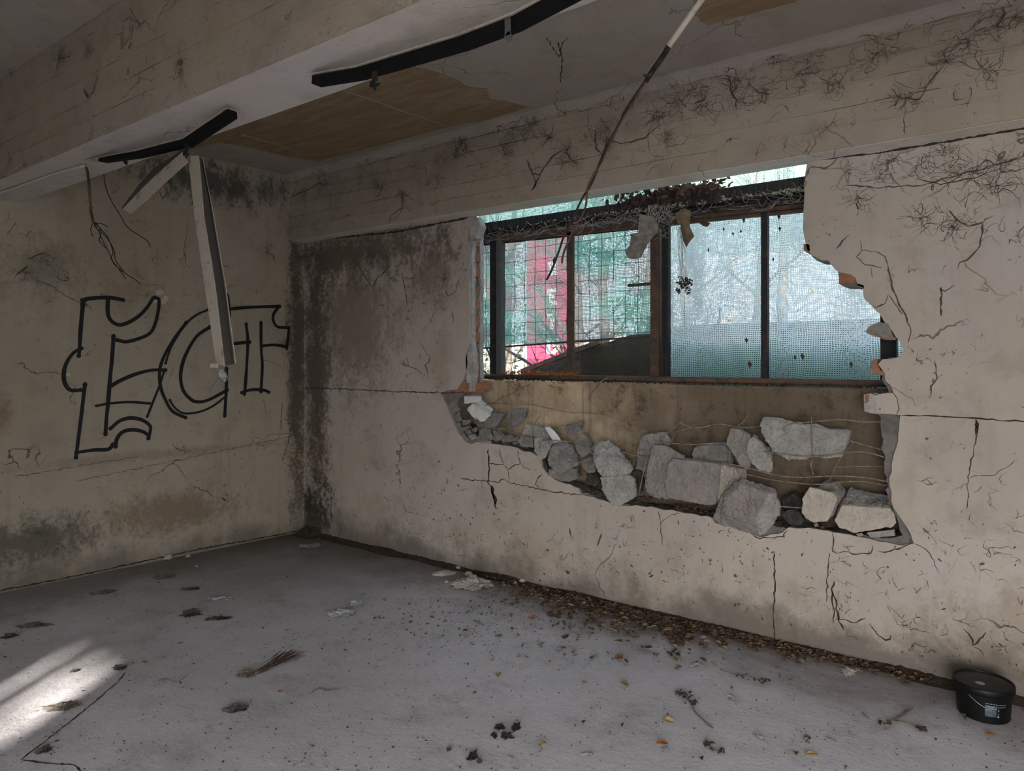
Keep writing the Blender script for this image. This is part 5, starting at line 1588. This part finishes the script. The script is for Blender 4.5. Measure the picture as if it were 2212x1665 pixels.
ca = empty('hanging_cable', onY(187, 358, 1.73), 'dangling brown cable with frayed cores left of the lamp strips', 'cable')
cable(ca, 'sheath', [(184, 356), (189, 372), (192, 400), (194, 430), (196, 455), (201, 478)], 1.73, 0.0075, 'cable_brown')
for pts in ([(201, 476), (212, 498), (222, 520), (233, 541), (242, 560), (248, 572), (270, 590), (292, 604), (304, 614)], [(201, 478), (218, 495), (234, 515), (244, 545), (240, 558), (256, 580), (272, 602)],
            [(202, 478), (196, 495), (200, 510)], [(205, 482), (222, 484), (232, 490)], [(207, 480), (218, 500), (215, 520), (228, 535)], [(203, 480), (208, 492), (230, 512), (246, 540), (250, 562), (268, 588)]):
    cable(ca, 'core', pts, 1.73, 0.0022, 'cable_black')
cb = empty('hanging_cable', onY(228, 400, 2.2), 'thin dusty cable dangling between brown cable and short reflector strip', 'cable')
cable(cb, 'sheath', [(222, 362), (228, 402), (240, 432), (258, 462), (275, 490), (300, 508), (318, 520), (325, 533)], 2.2, 0.0032, 'cable_brown')
cb2 = child(MB().tube([(onY(222, 362, 2.2)), (onY(222, 362, 2.2)).lerp(Vector((onY(222, 362, 2.2).x, 2.2, ZC)), 1)], 0.003, 5), 'tail', M['cable_brown'], cb)
cc = empty('hanging_cable', onY(1440, 105, 2.05), 'long cable hanging from a cream conduit before the window, split in two cores', 'cable')
top_ = onY(1515, 0, 2.05)
child(MB().tube([Vector((top_.x + .09, 2.05, ZC)), top_.lerp(Vector((top_.x + .09, 2.05, ZC)), .5) + Vector((-.01, 0, 0)), top_, onY(1478, 52, 2.05), onY(1444, 100, 2.05)], [.011, .011, .011, .0105, .0095], 10), 'conduit', M['cream_metal'], cc, smooth=True)
cable(cc, 'sheath', [(1446, 97), (1438, 112), (1426, 130), (1412, 150), (1402, 164)], 2.05, 0.009, 'cable_black')
cable(cc, 'sheath', [(1432, 122), (1418, 140), (1408, 158), (1396, 176)], 2.045, 0.007, 'cable_black')
cable(cc, 'tape', [(1424, 128), (1414, 142), (1404, 160), (1394, 164), (1392, 162)], 2.04, 0.004, 'cable_red')
cable(cc, 'core', [(1402, 162), (1380, 195), (1350, 240), (1340, 262), (1312, 315), (1296, 350), (1283, 385), (1271, 408), (1258, 428), (1240, 465), (1220, 505), (1208, 540), (1195, 575), (1181, 604)], 2.05, 0.0038, 'cable_black')
cable(cc, 'core', [(1404, 160), (1372, 212), (1352, 246), (1330, 285), (1304, 340), (1284, 375), (1270, 405), (1266, 440), (1260, 460), (1240, 495), (1226, 525), (1216, 552), (1214, 568)], 2.045, 0.0036, 'cable_red')
k0 = onY(1198, 563, 2.05)
child(MB().tube([k0 + Vector((-.004, 0, -.008)), k0, k0 + Vector((.005, 0, .009))], [.003, .008, .004], 8), 'knot', M['cable_black'], cc, smooth=True)
# loop of cable clipped along the soffit at far left
cd = empty('beam_cable', onZ(60, 410, ZB - .01), 'old painted cable along the underside of the left beam', 'cable')
child(MB().tube(smooth_path([onZ(a, b, ZB - .012) for a, b in ((-60, 432), (0, 416), (60, 396), (110, 378), (150, 366), (182, 358))], 5), 0.008, 7), 'sheath', M['soffit'], cd, smooth=True)

# ------------------------------------------------------------------ bucket
bx, by = -0.155, 3.80
bk = empty('bucket', (bx, by, 0), 'round black plastic bucket with lid by the window wall', 'bucket')


def lathe(prof, n=48):
    mb = MB()
    for r, z in prof:
        for q in range(n):
            a = 2 * math.pi * q / n
            mb.v.append(Vector((bx + r * math.cos(a), by + r * math.sin(a), z)))
    for i in range(len(prof) - 1):
        for q in range(n):
            a0, a1 = i * n + q, i * n + (q + 1) % n
            mb.f.append((a0, a1, a1 + n, a0 + n))
    return mb


BH = 0.150
m_ = lathe([(0.0001, 0.004), (0.094, 0.004), (0.099, 0.0), (0.101, 0.003), (0.110, BH - 0.034), (0.1115, BH - 0.030), (0.110, BH - 0.012), (0.0001, BH - 0.012)])
child(m_, 'body', M['black_plastic'], bk, smooth=False)
m_ = lathe([(0.113, BH - 0.026), (0.1195, BH - 0.026), (0.1205, BH - 0.020), (0.1205, BH - 0.002), (0.1185, BH + 0.002), (0.115, BH + 0.002), (0.1135, BH - 0.001), (0.1125, BH - 0.007), (0.108, BH - 0.008)])
child(m_, 'lid_rim', M['black_plastic'], bk, smooth=True)
child(lathe([(0.1125, BH - 0.0075), (0.085, BH - 0.0065), (0.083, BH - 0.0075), (0.0001, BH - 0.007)]), 'lid', M['lid_dusty'], bk, smooth=True)
mb = MB()
ctr = onZ(2117, 1475, BH - 0.006)
mb.add([ctr + Vector((math.cos(q * .393) * .019, math.sin(q * .393) * .019, 0.0)) for q in range(16)], [tuple(range(16))])
lidst = child(mb, 'lid_sticker', M['white_print'], bk)
mb = MB()
for q in range(3):
    for w_ in range(5 - q):
        s = ctr + Vector((-.013 + w_ * .006 + q * .003, 0.006 - q * .006, 0.0004))
        mb.add([s, s + Vector((.004, 0, 0)), s + Vector((.004, .0018, 0)), s + Vector((0, .0018, 0))], [(0, 1, 2, 3)])
child(mb, 'sticker_print', M['black_plastic'], bk)['kind'] = 'stuff'


def on_side(az, z, off=0.001):
    r = 0.101 + (0.110 - 0.101) * (z / (BH - 0.034)) + off
    return Vector((bx + r * math.cos(az), by + r * math.sin(az), z))


azc = math.atan2(-by, -bx)         # towards the camera
def az_of(px):  # angle on the visible side for a pixel column
    return azc + math.asin(max(-.98, min(.98, (px - 2125) / 56.0)))


def label_rect(p0, p1, z0, z1, mat, name, off):
    mb = MB()
    n = 8
    for i in range(n + 1):
        a = az_of(p0) + (az_of(p1) - az_of(p0)) * i / n
        mb.v += [on_side(a, z0, off), on_side(a, z1, off)]
    for i in range(n): mb.f.append((2 * i, 2 * i + 2, 2 * i + 3, 2 * i + 1))
    return child(mb, name, M[mat], bk)


label_rect(2128, 2150, 0.035, 0.085, 'blue_print', 'printed_label', 0.0012)
label_rect(2150, 2167, 0.078, 0.080, 'white_print', 'printed_label', 0.0012)
mb = MB()
r9 = random.Random(4)
for (p0, p1, z0) in ((2128, 2148, 0.091), (2129, 2147, 0.078), (2130, 2150, 0.070), (2130, 2142, 0.062), (2150, 2168, 0.088)):
    pxx = p0
    while pxx < p1:
        e = pxx + r9.uniform(.8, 2.2)
        hgt_ = r9.uniform(.002, .0045)
        a0, a1 = az_of(pxx), az_of(e)
        mb.add([on_side(a0, z0, .0016), on_side(a1, z0, .0016), on_side(a1, z0 + hgt_, .0016), on_side(a0, z0 + hgt_, .0016)], [(0, 1, 2, 3)])
        pxx = e + r9.uniform(.5, 1.4)
for zz, s in ((0.066, .8), (0.060, 1.0), (0.048, .7), (0.038, 1.2), (0.033, 1.7)):
    a0, a1 = az_of(2154 - s), az_of(2154 + s)
    mb.add([on_side(a0, zz, .0016), on_side(a1, zz, .0016), on_side(a1, zz + .004, .0016), on_side(a0, zz + .004, .0016)], [(0, 1, 2, 3)])
child(mb, 'printed_marks', M['white_print'], bk)['kind'] = 'stuff'
hd = [on_side(az_of(2099), 0.112, .004), on_side(az_of(2101), 0.108, .005), on_side(az_of(2112), 0.092, .006), on_side(az_of(2126), 0.076, .006), on_side(az_of(2140), 0.066, .004)]
child(MB().tube(smooth_path(hd, 4), 0.0014, 6), 'bail_handle', M['steel'], bk, smooth=True)

# ------------------------------------------------------------------ floor litter
# soil ridge at the foot of the window wall
mb = MB()
nx = 220
for i in range(nx + 1):
    x = -5.40 + 5.9 * i / nx
    wgt = 0.05 + 0.09 * (noise.noise(Vector((x * 2.2, 0, 3))) + .5) + (0.09 if x < -5.15 else 0)
    hgt = 0.006 + 0.020 * (noise.noise(Vector((x * 3.1, 5, 0))) + .5) + (0.05 if x < -5.2 else 0)
    for j in range(6):
        t = j / 5
        y = YW - wgt * t
        mb.v.append(Vector((x, y + R.uniform(-.004, .004) * (j > 0), max(0.0005, hgt * (1 - t) ** 1.4 * (1 + .5 * noise.noise(Vector((x * 30, t * 6, 0))))) if j < 5 else 0.0)))
for i in range(nx):
    for j in range(5):
        a = i * 6 + j
        mb.f.append((a, a + 1, a + 7, a + 6))
tag(mb.build('soil_ridge', M['soil']), 'dark soil gathered along the foot of the window wall', 'soil', kind='stuff')


def wally(px): return 1165 + 0.2345 * (px - 750)


LM = ['leafA', 'leafB', 'leafF', 'leafD', 'leafA', 'leafA', 'leafB']
LWD = {'leafA': 'brown', 'leafB': 'tan', 'leafF': 'dark brown', 'leafD': 'grey'}


def one_leaf(px, py, s, mat, label, group=None, h_=0.0, curl=.6):
    c = onZ(px, py, 0.002 + h_)
    mb = MB()
    leafshape(mb, Vector((0, 0, 0)), R.uniform(0, 6.28), s, 1.0, curl)
    lo = min(v.z for v in mb.v)
    o = mb.build('dry_leaf', M[mat])
    o.location = c - Vector((0, 0, lo))
    return tag(o, label, 'leaf', group)


# leaves that stand out in the photograph
for px, py, s, m, lab in [
        (1430, 1607, .055, 'leafC', 'bright orange-brown leaf near the lower centre of the floor'), (1445, 1558, .055, 'leafG', 'cream pointed leaf above the orange-brown one'),
        (1077, 1458, .050, 'leafG', 'ragged cream and brown leaf in mid floor'), (1172, 1612, .050, 'leafG', 'pale yellow curled leaf beside the black fluff'),
        (1348, 1479, .050, 'leafE', 'dark olive leaf in the middle of the floor'), (1262, 1475, .030, 'leafC', 'small orange leaf left of the dark olive leaf'),
        (1065, 1425, .040, 'leafG', 'small cream-orange leaf above the ragged one'), (1025, 1497, .035, 'leafB', 'narrow tan leaf sliver in mid floor'),
        (1280, 1424, .060, 'leafE', 'olive and grey leaf group member at centre right'), (1285, 1416, .055, 'leafH', 'grey-green leaf lying over the olive one'),
        (1332, 1422, .045, 'leafC', 'curled orange-edged leaf right of the grey-green one'), (1208, 1404, .042, 'leafH', 'grey-green curled leaf left of the olive leaf'),
        (1240, 1407, .040, 'leafB', 'tan leaf edge-on between two grey-green leaves'), (1025, 1315, .045, 'leafH', 'pale green leaf at the left of the drift'),
        (1078, 1375, .045, 'leafE', 'olive upright leaf left of the drift'), (1168, 1391, .050, 'leafD', 'large curled brown-grey leaf below the drift'),
        (1130, 1395, .050, 'leafD', 'curled bark-like leaf in the mid floor'), (830, 1297, .038, 'leafC', 'rust-coloured leaf among left litter, furthest left'),
        (945, 1298, .045, 'leafC', 'rust-coloured leaf left of the crumpled sheet'), (820, 1335, .040, 'leafC', 'torn rust leaf right of the plastic scraps'),
        (770, 1360, .022, 'leafC', 'tiny orange leaf below the plastic scraps'), (745, 1405, .025, 'leafA', 'tiny red-brown leaf left of centre'),
        (605, 1493, .028, 'leafC', 'small upright orange leaf on the left floor'), (352, 1421, .030, 'leafC', 'curled red leaf on the left floor'),
        (310, 1430, .028, 'leafA', 'brown leaf just left of the curled red leaf'), (390, 1390, .035, 'leafD', 'grey winged leaf on the left floor'),
        (620, 1362, .030, 'leafB', 'tan leaf on the left-centre floor'), (1463, 1443, .038, 'leafB', 'tan oval leaf right of centre'),
        (1505, 1438, .042, 'leafD', 'grey curled leaf right of centre'), (1543, 1431, .030, 'leafG', 'small yellow leaf right of centre'),
        (1705, 1465, .045, 'leafB', 'tan torn leaf in the dark patch at right'), (1678, 1440, .035, 'leafB', 'faint tan leaf near the right wall foot'),
        (1743, 1594, .045, 'leafA', 'brown folded leaf under the right lower floor'), (1718, 1628, .040, 'leafE', 'olive folded leaf at the lower right'),
        (1755, 1632, .060, 'leafG', 'yellow-brown split leaf at the lower right'), (1517, 1640, .045, 'leafA', 'brown leaf at the bottom edge right of centre'),
        (1262, 1560, .035, 'leafA', 'brown leaf right of the black fluff'), (1345, 1566, .030, 'leafA', 'small brown leaf at lower centre'),
        (2083, 1549, .045, 'leafE', 'yellow-green leaf leaning on the bucket foot'), (2140, 1590, .040, 'leafC', 'brown leaf at the right edge by the bucket'),
        (1555, 1395, .035, 'leafB', 'tan leaf by the foot of the right wall section'), (1580, 1485, .035, 'leafD', 'pale grey leaf in right mid floor'),
        (1743, 1600, .035, 'leafD', 'grey-white leaf near the lower right'), (885, 1305, .032, 'leafA', 'brown leaf above the left litter'),
        (962, 1342, .030, 'leafA', 'dark red leaf among the left litter'), (1005, 1362, .040, 'leafF', 'near-black leaf in left litter'), (1006, 1376, .042, 'leafD', 'pale folded leaf below the near-black leaf'),
        (1103, 1330, .045, 'leafC', 'red-orange leaf lying before the drift'), (1150, 1335, .05, 'leafC', 'second red-orange leaf at the front of the drift')]:
    one_leaf(px, py, s, m, lab)
cnt = 0
GD = 'loose leaves of the drift along the window wall'
while cnt < 150:
    px = R.triangular(1080, 1640, 1330)
    py = wally(px) + 22 + abs(R.gauss(0, 34 if 1180 < px < 1480 else 20))
    if px < 1180 and R.random() < .5: continue
    m = R.choice(LM)
    one_leaf(px, py, R.uniform(.030, .06), m, 'small %s dry leaf in the drift along the window wall' % LWD[m], GD, h_=R.uniform(0.004, 0.02))
    cnt += 1
cnt = 0
while cnt < 85:
    px = R.uniform(780, 1620)
    py = R.uniform(1280, 1440)
    if py < wally(px) + 20: continue
    if R.random() < (py - 1280) / 220: continue
    m = R.choice(LM + ['leafD'])
    one_leaf(px, py, R.uniform(.016, .034), m, 'small %s dry leaf lying loose before the drift' % LWD[m], 'leaves strewn before the drift')
    cnt += 1
# leaf crumbs past counting
mb = {m: MB() for m in ('leafA', 'leafB', 'leafF')}
for _ in range(2600):
    px = R.triangular(1000, 2050, 1330)
    py = wally(px) + 8 + abs(R.gauss(0, 26 if px < 1500 else 10)) * (0.55 + 0.9 * abs(noise.noise(Vector((px * .012, 3, 1)))) * 1.6)
    c = onZ(px, py, 0.004)
    c.y = min(c.y, YW - 0.02)
    c.z += R.random() * 0.016 * max(0, 1 - (YW - c.y) / .5)
    leafshape(mb[R.choice(('leafA', 'leafA', 'leafB', 'leafF'))], c, R.uniform(0, 6.28), R.uniform(.014, .040), 1.9, .8)
for _ in range(3200):
    if R.random() < .35: px, py = R.gauss(1100, 190), R.gauss(1330, 40)
    else: px, py = R.uniform(-50, 2212), 1240 + (430 * R.random() ** 1.3)
    if py < wally(px) + 12 or py < 1290 - 0.21 * px: continue
    leafshape(mb[R.choice(('leafA', 'leafF', 'leafF'))], onZ(px, py, 0.002), R.uniform(0, 6.28), R.uniform(.004, .013) * (1.6 if R.random() < .08 else 1), 1.0, .5)
for m, lab in (('leafA', 'brown leaf crumbs scattered over the floor and drift'), ('leafB', 'tan leaf crumbs in the drift by the window wall'), ('leafF', 'dark leaf crumbs scattered over the floor')):
    tag(mb[m].build('leaf_crumbs', M[m]), lab, 'leaves', kind='stuff')
# leaves on the broken ledge
mb = MB()
for x0, y0, n in ((1270, 1060, 120), (1395, 1082, 120), (1480, 1100, 80), (1080, 957, 40), (1260, 1030, 30), (1700, 1140, 40), (1780, 1143, 30), (1530, 1112, 40)):
    for _ in range(n):
        p = onY(x0 + R.gauss(0, 22), y0 + R.gauss(0, 1.5), YW + 0.02)
        p.y += R.uniform(-0.005, 0.15)
        p.z += R.uniform(-.002, .014)
        leafshape(mb, p, R.uniform(0, 6.28), R.uniform(.012, .03), 2.5, .7)
tag(mb.build('leaf_litter', M['leafA']), 'brown leaf litter between the stones on the broken ledge', 'leaves', kind='stuff')


def crumple(name, label, cat, px, py, rx, ry, hz, mat, rot=0.0, rough=0.5, seed=1, z0=0.0, sub=4, group=None):
    c = onZ(px, py, z0)
    bm = bmesh.new()
    bmesh.ops.create_icosphere(bm, subdivisions=sub, radius=1.0)
    so = Vector((seed * 7.3, seed * 2.9, seed * 5.1))
    for v in bm.verts:
        p = v.co.copy()
        f = 1 + rough * (noise.noise(p * 1.6 + so) + 0.7 * abs(noise.noise(p * 4 + so)) * 1.6 - .35 + .3 * noise.noise(p * 10 + so))
        v.co = Vector((p.x * rx * f, p.y * ry * f, max(-0.15, p.z) * hz * f))
    lo = min(v.co.z for v in bm.verts)
    for v in bm.verts: v.co.z -= lo
    m = bpy.data.meshes.new(name)
    bm.to_mesh(m)
    bm.free()
    m.materials.append(M[mat])
    o = bpy.data.objects.new(name, m)
    o.location = c
    o.rotation_euler[2] = rot + YAW
    link(o)
    if cat == 'debris':
        fb = MB()
        rr = random.Random(seed)
        for _ in range(70):
            a = rr.uniform(0, 6.28)
            b0 = rr.uniform(.3, 1.0)
            p0 = Vector((math.cos(a) * rx * b0, math.sin(a) * ry * b0, hz * rr.uniform(.1, .9) * (1.1 - b0)))
            d0 = Vector((math.cos(a) * rr.uniform(.2, 1), math.sin(a) * rr.uniform(.2, 1), rr.uniform(-.2, .9)))
            L = max(rx, ry) * rr.uniform(.2, .65)
            p1 = p0 + d0 * L * .5 + Vector((rr.gauss(0, .2), rr.gauss(0, .2), 0)) * L
            p2 = p1 + d0 * L * .5 + Vector((rr.gauss(0, .3), rr.gauss(0, .3), -.3)) * L
            for p in (p0, p1, p2): p.z = max(0.0008, p.z)
            fb.tube([p0, p1, p2], [.0016, .0012, .0005], 3)
        f_ = fb.build('fibres', M[mat])
        f_.parent = o
        f_['kind'] = 'stuff'
    return tag(o, label, cat, group)


crumple('crumpled_sheet', 'large crumpled buff sheet lying left of the leaf drift', 'paper', 1022, 1268, .125, .075, .055, 'paper', 0.1, .6, 3)
crumple('flat_stone', 'flat buff stone slab behind the crumpled sheet', 'stone', 958, 1240, .085, .05, .022, 'stone_cream', 0.2, .25, 5, sub=3)
for px, py, s, lab in ((990, 1228, .022, 'pebble behind the crumpled sheet, upper one'), (1012, 1241, .028, 'round pebble touching the back of the crumpled sheet'), (1128, 1258, .030, 'pale pebble at the top of the leaf drift'), (1113, 1263, .022, 'dull pebble left of the pale pebble'),
                       (362, 1207, .035, 'pale rubble lump at the foot of the left wall'), (407, 1202, .020, 'small rubble lump right of the pale one'), (425, 1224, .012, 'tiny white stone on the left floor'), (965, 1258, .016, 'small light pebble left of the crumpled sheet')):
    crumple('pebble', lab, 'stone', px, py, s, s * .8, s * .8, 'stone_cream', R.random() * 3, .3, px, sub=3)
crumple('plastic_scrap', 'wrinkled clear plastic scrap on the mid floor, nearer one', 'plastic', 738, 1329, .075, .032, .022, 'plastic_scrap', 0.1, .8, 11)
crumple('plastic_scrap', 'wrinkled clear plastic scrap behind the nearer one', 'plastic', 768, 1308, .038, .024, .024, 'plastic_scrap', 0.3, .8, 12)
crumple('plastic_scrap', 'flattened plastic scrap with ridges on the left floor', 'plastic', 476, 1295, .062, .028, .016, 'plastic_scrap', 0.1, .8, 13)
crumple('plastic_scrap', 'faint flattened scrap beside the left wall floor', 'plastic', 225, 1280, .085, .028, .012, 'fluff_tan', 0.2, .6, 14)
crumple('plastic_scrap', 'dusty crumpled scrap at the far left edge', 'plastic', 75, 1352, .085, .028, .012, 'fluff_tan', 0.2, .6, 15)
crumple('plastic_scrap', 'dusty flat scrap near the room corner', 'plastic', 672, 1179, .09, .05, .014, 'stone_mauve', 0.2, .5, 16)
crumple('plastic_scrap', 'dusty round scrap by the left wall foot', 'plastic', 355, 1246, .07, .04, .014, 'fluff_tan', 0.2, .5, 17)
crumple('plastic_scrap', 'dark wrinkled scrap left of the ridged plastic', 'plastic', 412, 1273, .05, .022, .012, 'fluff', 0.2, .8, 19)
crumple('fluff_clump', 'black feathery clump in the left mid floor', 'debris', 412, 1328, .050, .030, .022, 'stone_dark', 0.2, .9, 21)
crumple('fluff_clump', 'dark smear of fluff right of the feathery clump', 'debris', 472, 1336, .07, .022, .006, 'fluff', 0.1, .8, 22)
crumple('fluff_clump', 'grey furry clump lying in the sunlit patch', 'debris', 132, 1530, .048, .026, .020, 'fluff_tan', 0.3, .9, 23)
crumple('fluff_clump', 'dark clump at the top of the floor crack', 'debris', 258, 1444, .032, .018, .012, 'stone_dark', -.3, .9, 24)
crumple('fluff_clump', 'brown husk at the end of the long smear', 'debris', 533, 1458, .036, .026, .022, 'fluff_tan', 0.4, .7, 25)
crumple('fluff_clump', 'grey felted clump on the lower left floor', 'debris', 508, 1534, .044, .022, .020, 'fluff', 0.2, .8, 26)
crumple('fluff_clump', 'small dark curl at the left edge', 'debris', 20, 1376, .034, .02, .014, 'stone_dark', 0.6, .9, 27)
crumple('fluff_clump', 'small pale curl low in the left corner of the floor', 'debris', 93, 1623, .024, .014, .016, 'fluff', 0.6, .9, 28)
crumple('fluff_clump', 'small grey tuft above the crack start', 'debris', 162, 1450, .016, .010, .010, 'fluff', 0.6, .9, 29)
for i, (px, py, s, lab) in enumerate([(1080, 1573, .022, 'black feather tuft, back left of the cluster'), (1115, 1574, .024, 'black feather tuft, back right of the cluster'), (1068, 1590, .020, 'black feather tuft, front left of the cluster'), (1094, 1592, .026, 'black feather tuft, front middle of the cluster'),
                                 (1020, 1637, .026, 'black burnt clump at the bottom centre'), (1036, 1645, .015, 'grey end of the burnt clump'), (970, 1619, .012, 'small grey tuft left of the burnt clump')]):
    crumple('feather_tuft', lab, 'debris', px, py, s * .8, s * .45, s * .6, 'feather' if 'grey' not in lab else 'fluff', i, 1.0, 30 + i)
for i, (px, py, s, lab) in enumerate([(1268, 1630, .022, 'pale grey lint piece at lower centre'), (1437, 1620, .018, 'white lint by the orange-brown leaf'), (1640, 1593, .026, 'white-grey curled bit lower right'), (1503, 1437, .026, 'grey stone-like lump right of centre'), (1833, 1452, .05, 'flat pale stone near the right wall foot'), (1580, 1508, .030, 'pale flattened flake right of centre')]):
    crumple('lint_scrap', lab, 'debris', px, py, s, s * .5, s * .3, 'plastic_scrap' if i != 4 else 'stone_cream', i, .6, 40 + i, sub=3)
# the long smear on the floor
mb = MB()
for q in range(34):
    a = onZ(552 + R.uniform(-6, 10), 1452 + R.uniform(-5, 5), 0.0012 + q * 0.00004)
    b = onZ(655 + R.uniform(-50, 8), 1408 + R.uniform(-6, 8), 0.0012 + q * 0.00004)
    mb.ribbon([a.lerp(b, t / 5) + Vector((R.uniform(-.003, .003), R.uniform(-.003, .003), 0)) for t in range(6)], [0.001, .002, .003, .004, .006, .003], Vector((0, 0, 1)))
child(mb, 'brown_smear', M['leafA'], floor)['kind'] = 'stuff'


def twig(label, paths, r, extra=None, mat='bark', name='twig'):
    c = onZ(paths[0][0][0], paths[0][0][1], 0)
    root = empty(name, c, label, 'twig')
    for p in paths:
        child(MB().tube(smooth_path([onZ(a, b, 0.004 + 0.004 * (i % 2)) for i, (a, b) in enumerate(p)], 4), r, 5), 'stem', M[mat], root)
    if extra:
        mb = MB()
        for (a, b, s, n) in extra:
            for _ in range(n): leafshape(mb, onZ(a + R.gauss(0, s), b + R.gauss(0, s * .4), 0.006 + R.random() * .01), R.uniform(0, 6.28), R.uniform(.012, .028), 2.5, .8)
        child(mb, 'leaf_tuft', M['leafF'], root)['kind'] = 'stuff'


twig('dried stalk with a leafy head and long tail on lower right floor', [[(1475, 1498), (1490, 1515), (1500, 1535), (1520, 1555), (1540, 1572)]], .003, [(1478, 1500, 9, 26), (1495, 1520, 5, 14)])
twig('forked grey twig lying left of the bucket', [[(1918, 1560), (1940, 1550), (1968, 1532)], [(1925, 1558), (1960, 1562), (2005, 1578)]], .004, [(1912, 1562, 7, 12), (1995, 1575, 8, 14)])
twig('brown debris stalk below the right-hand drift', [[(1555, 1445), (1585, 1455), (1620, 1462), (1650, 1475)]], .0025, [(1648, 1472, 8, 16), (1610, 1460, 10, 8)])
twig('torn brown leafy bit near the bottom right', [[(1528, 1608), (1545, 1620), (1565, 1628)]], .003, [(1530, 1608, 5, 8), (1550, 1622, 7, 12)])
twig('small brown stick on the right floor', [[(1862, 1538), (1870, 1545), (1878, 1551)]], .003)
twig('short twig at lower right', [[(1785, 1592), (1797, 1596), (1808, 1602)]], .003)
twig('curved rootlet in the left mid floor', [[(675, 1495), (690, 1487), (710, 1490), (735, 1488)]], .0018)
twig('bent sprig of debris beside the curled rootlet line', [[(342, 1470), (360, 1466), (380, 1474), (405, 1458)]], .0015)
twig('dark splinter of wood on the left floor', [[(1022, 1340), (1045, 1350)]], .003)
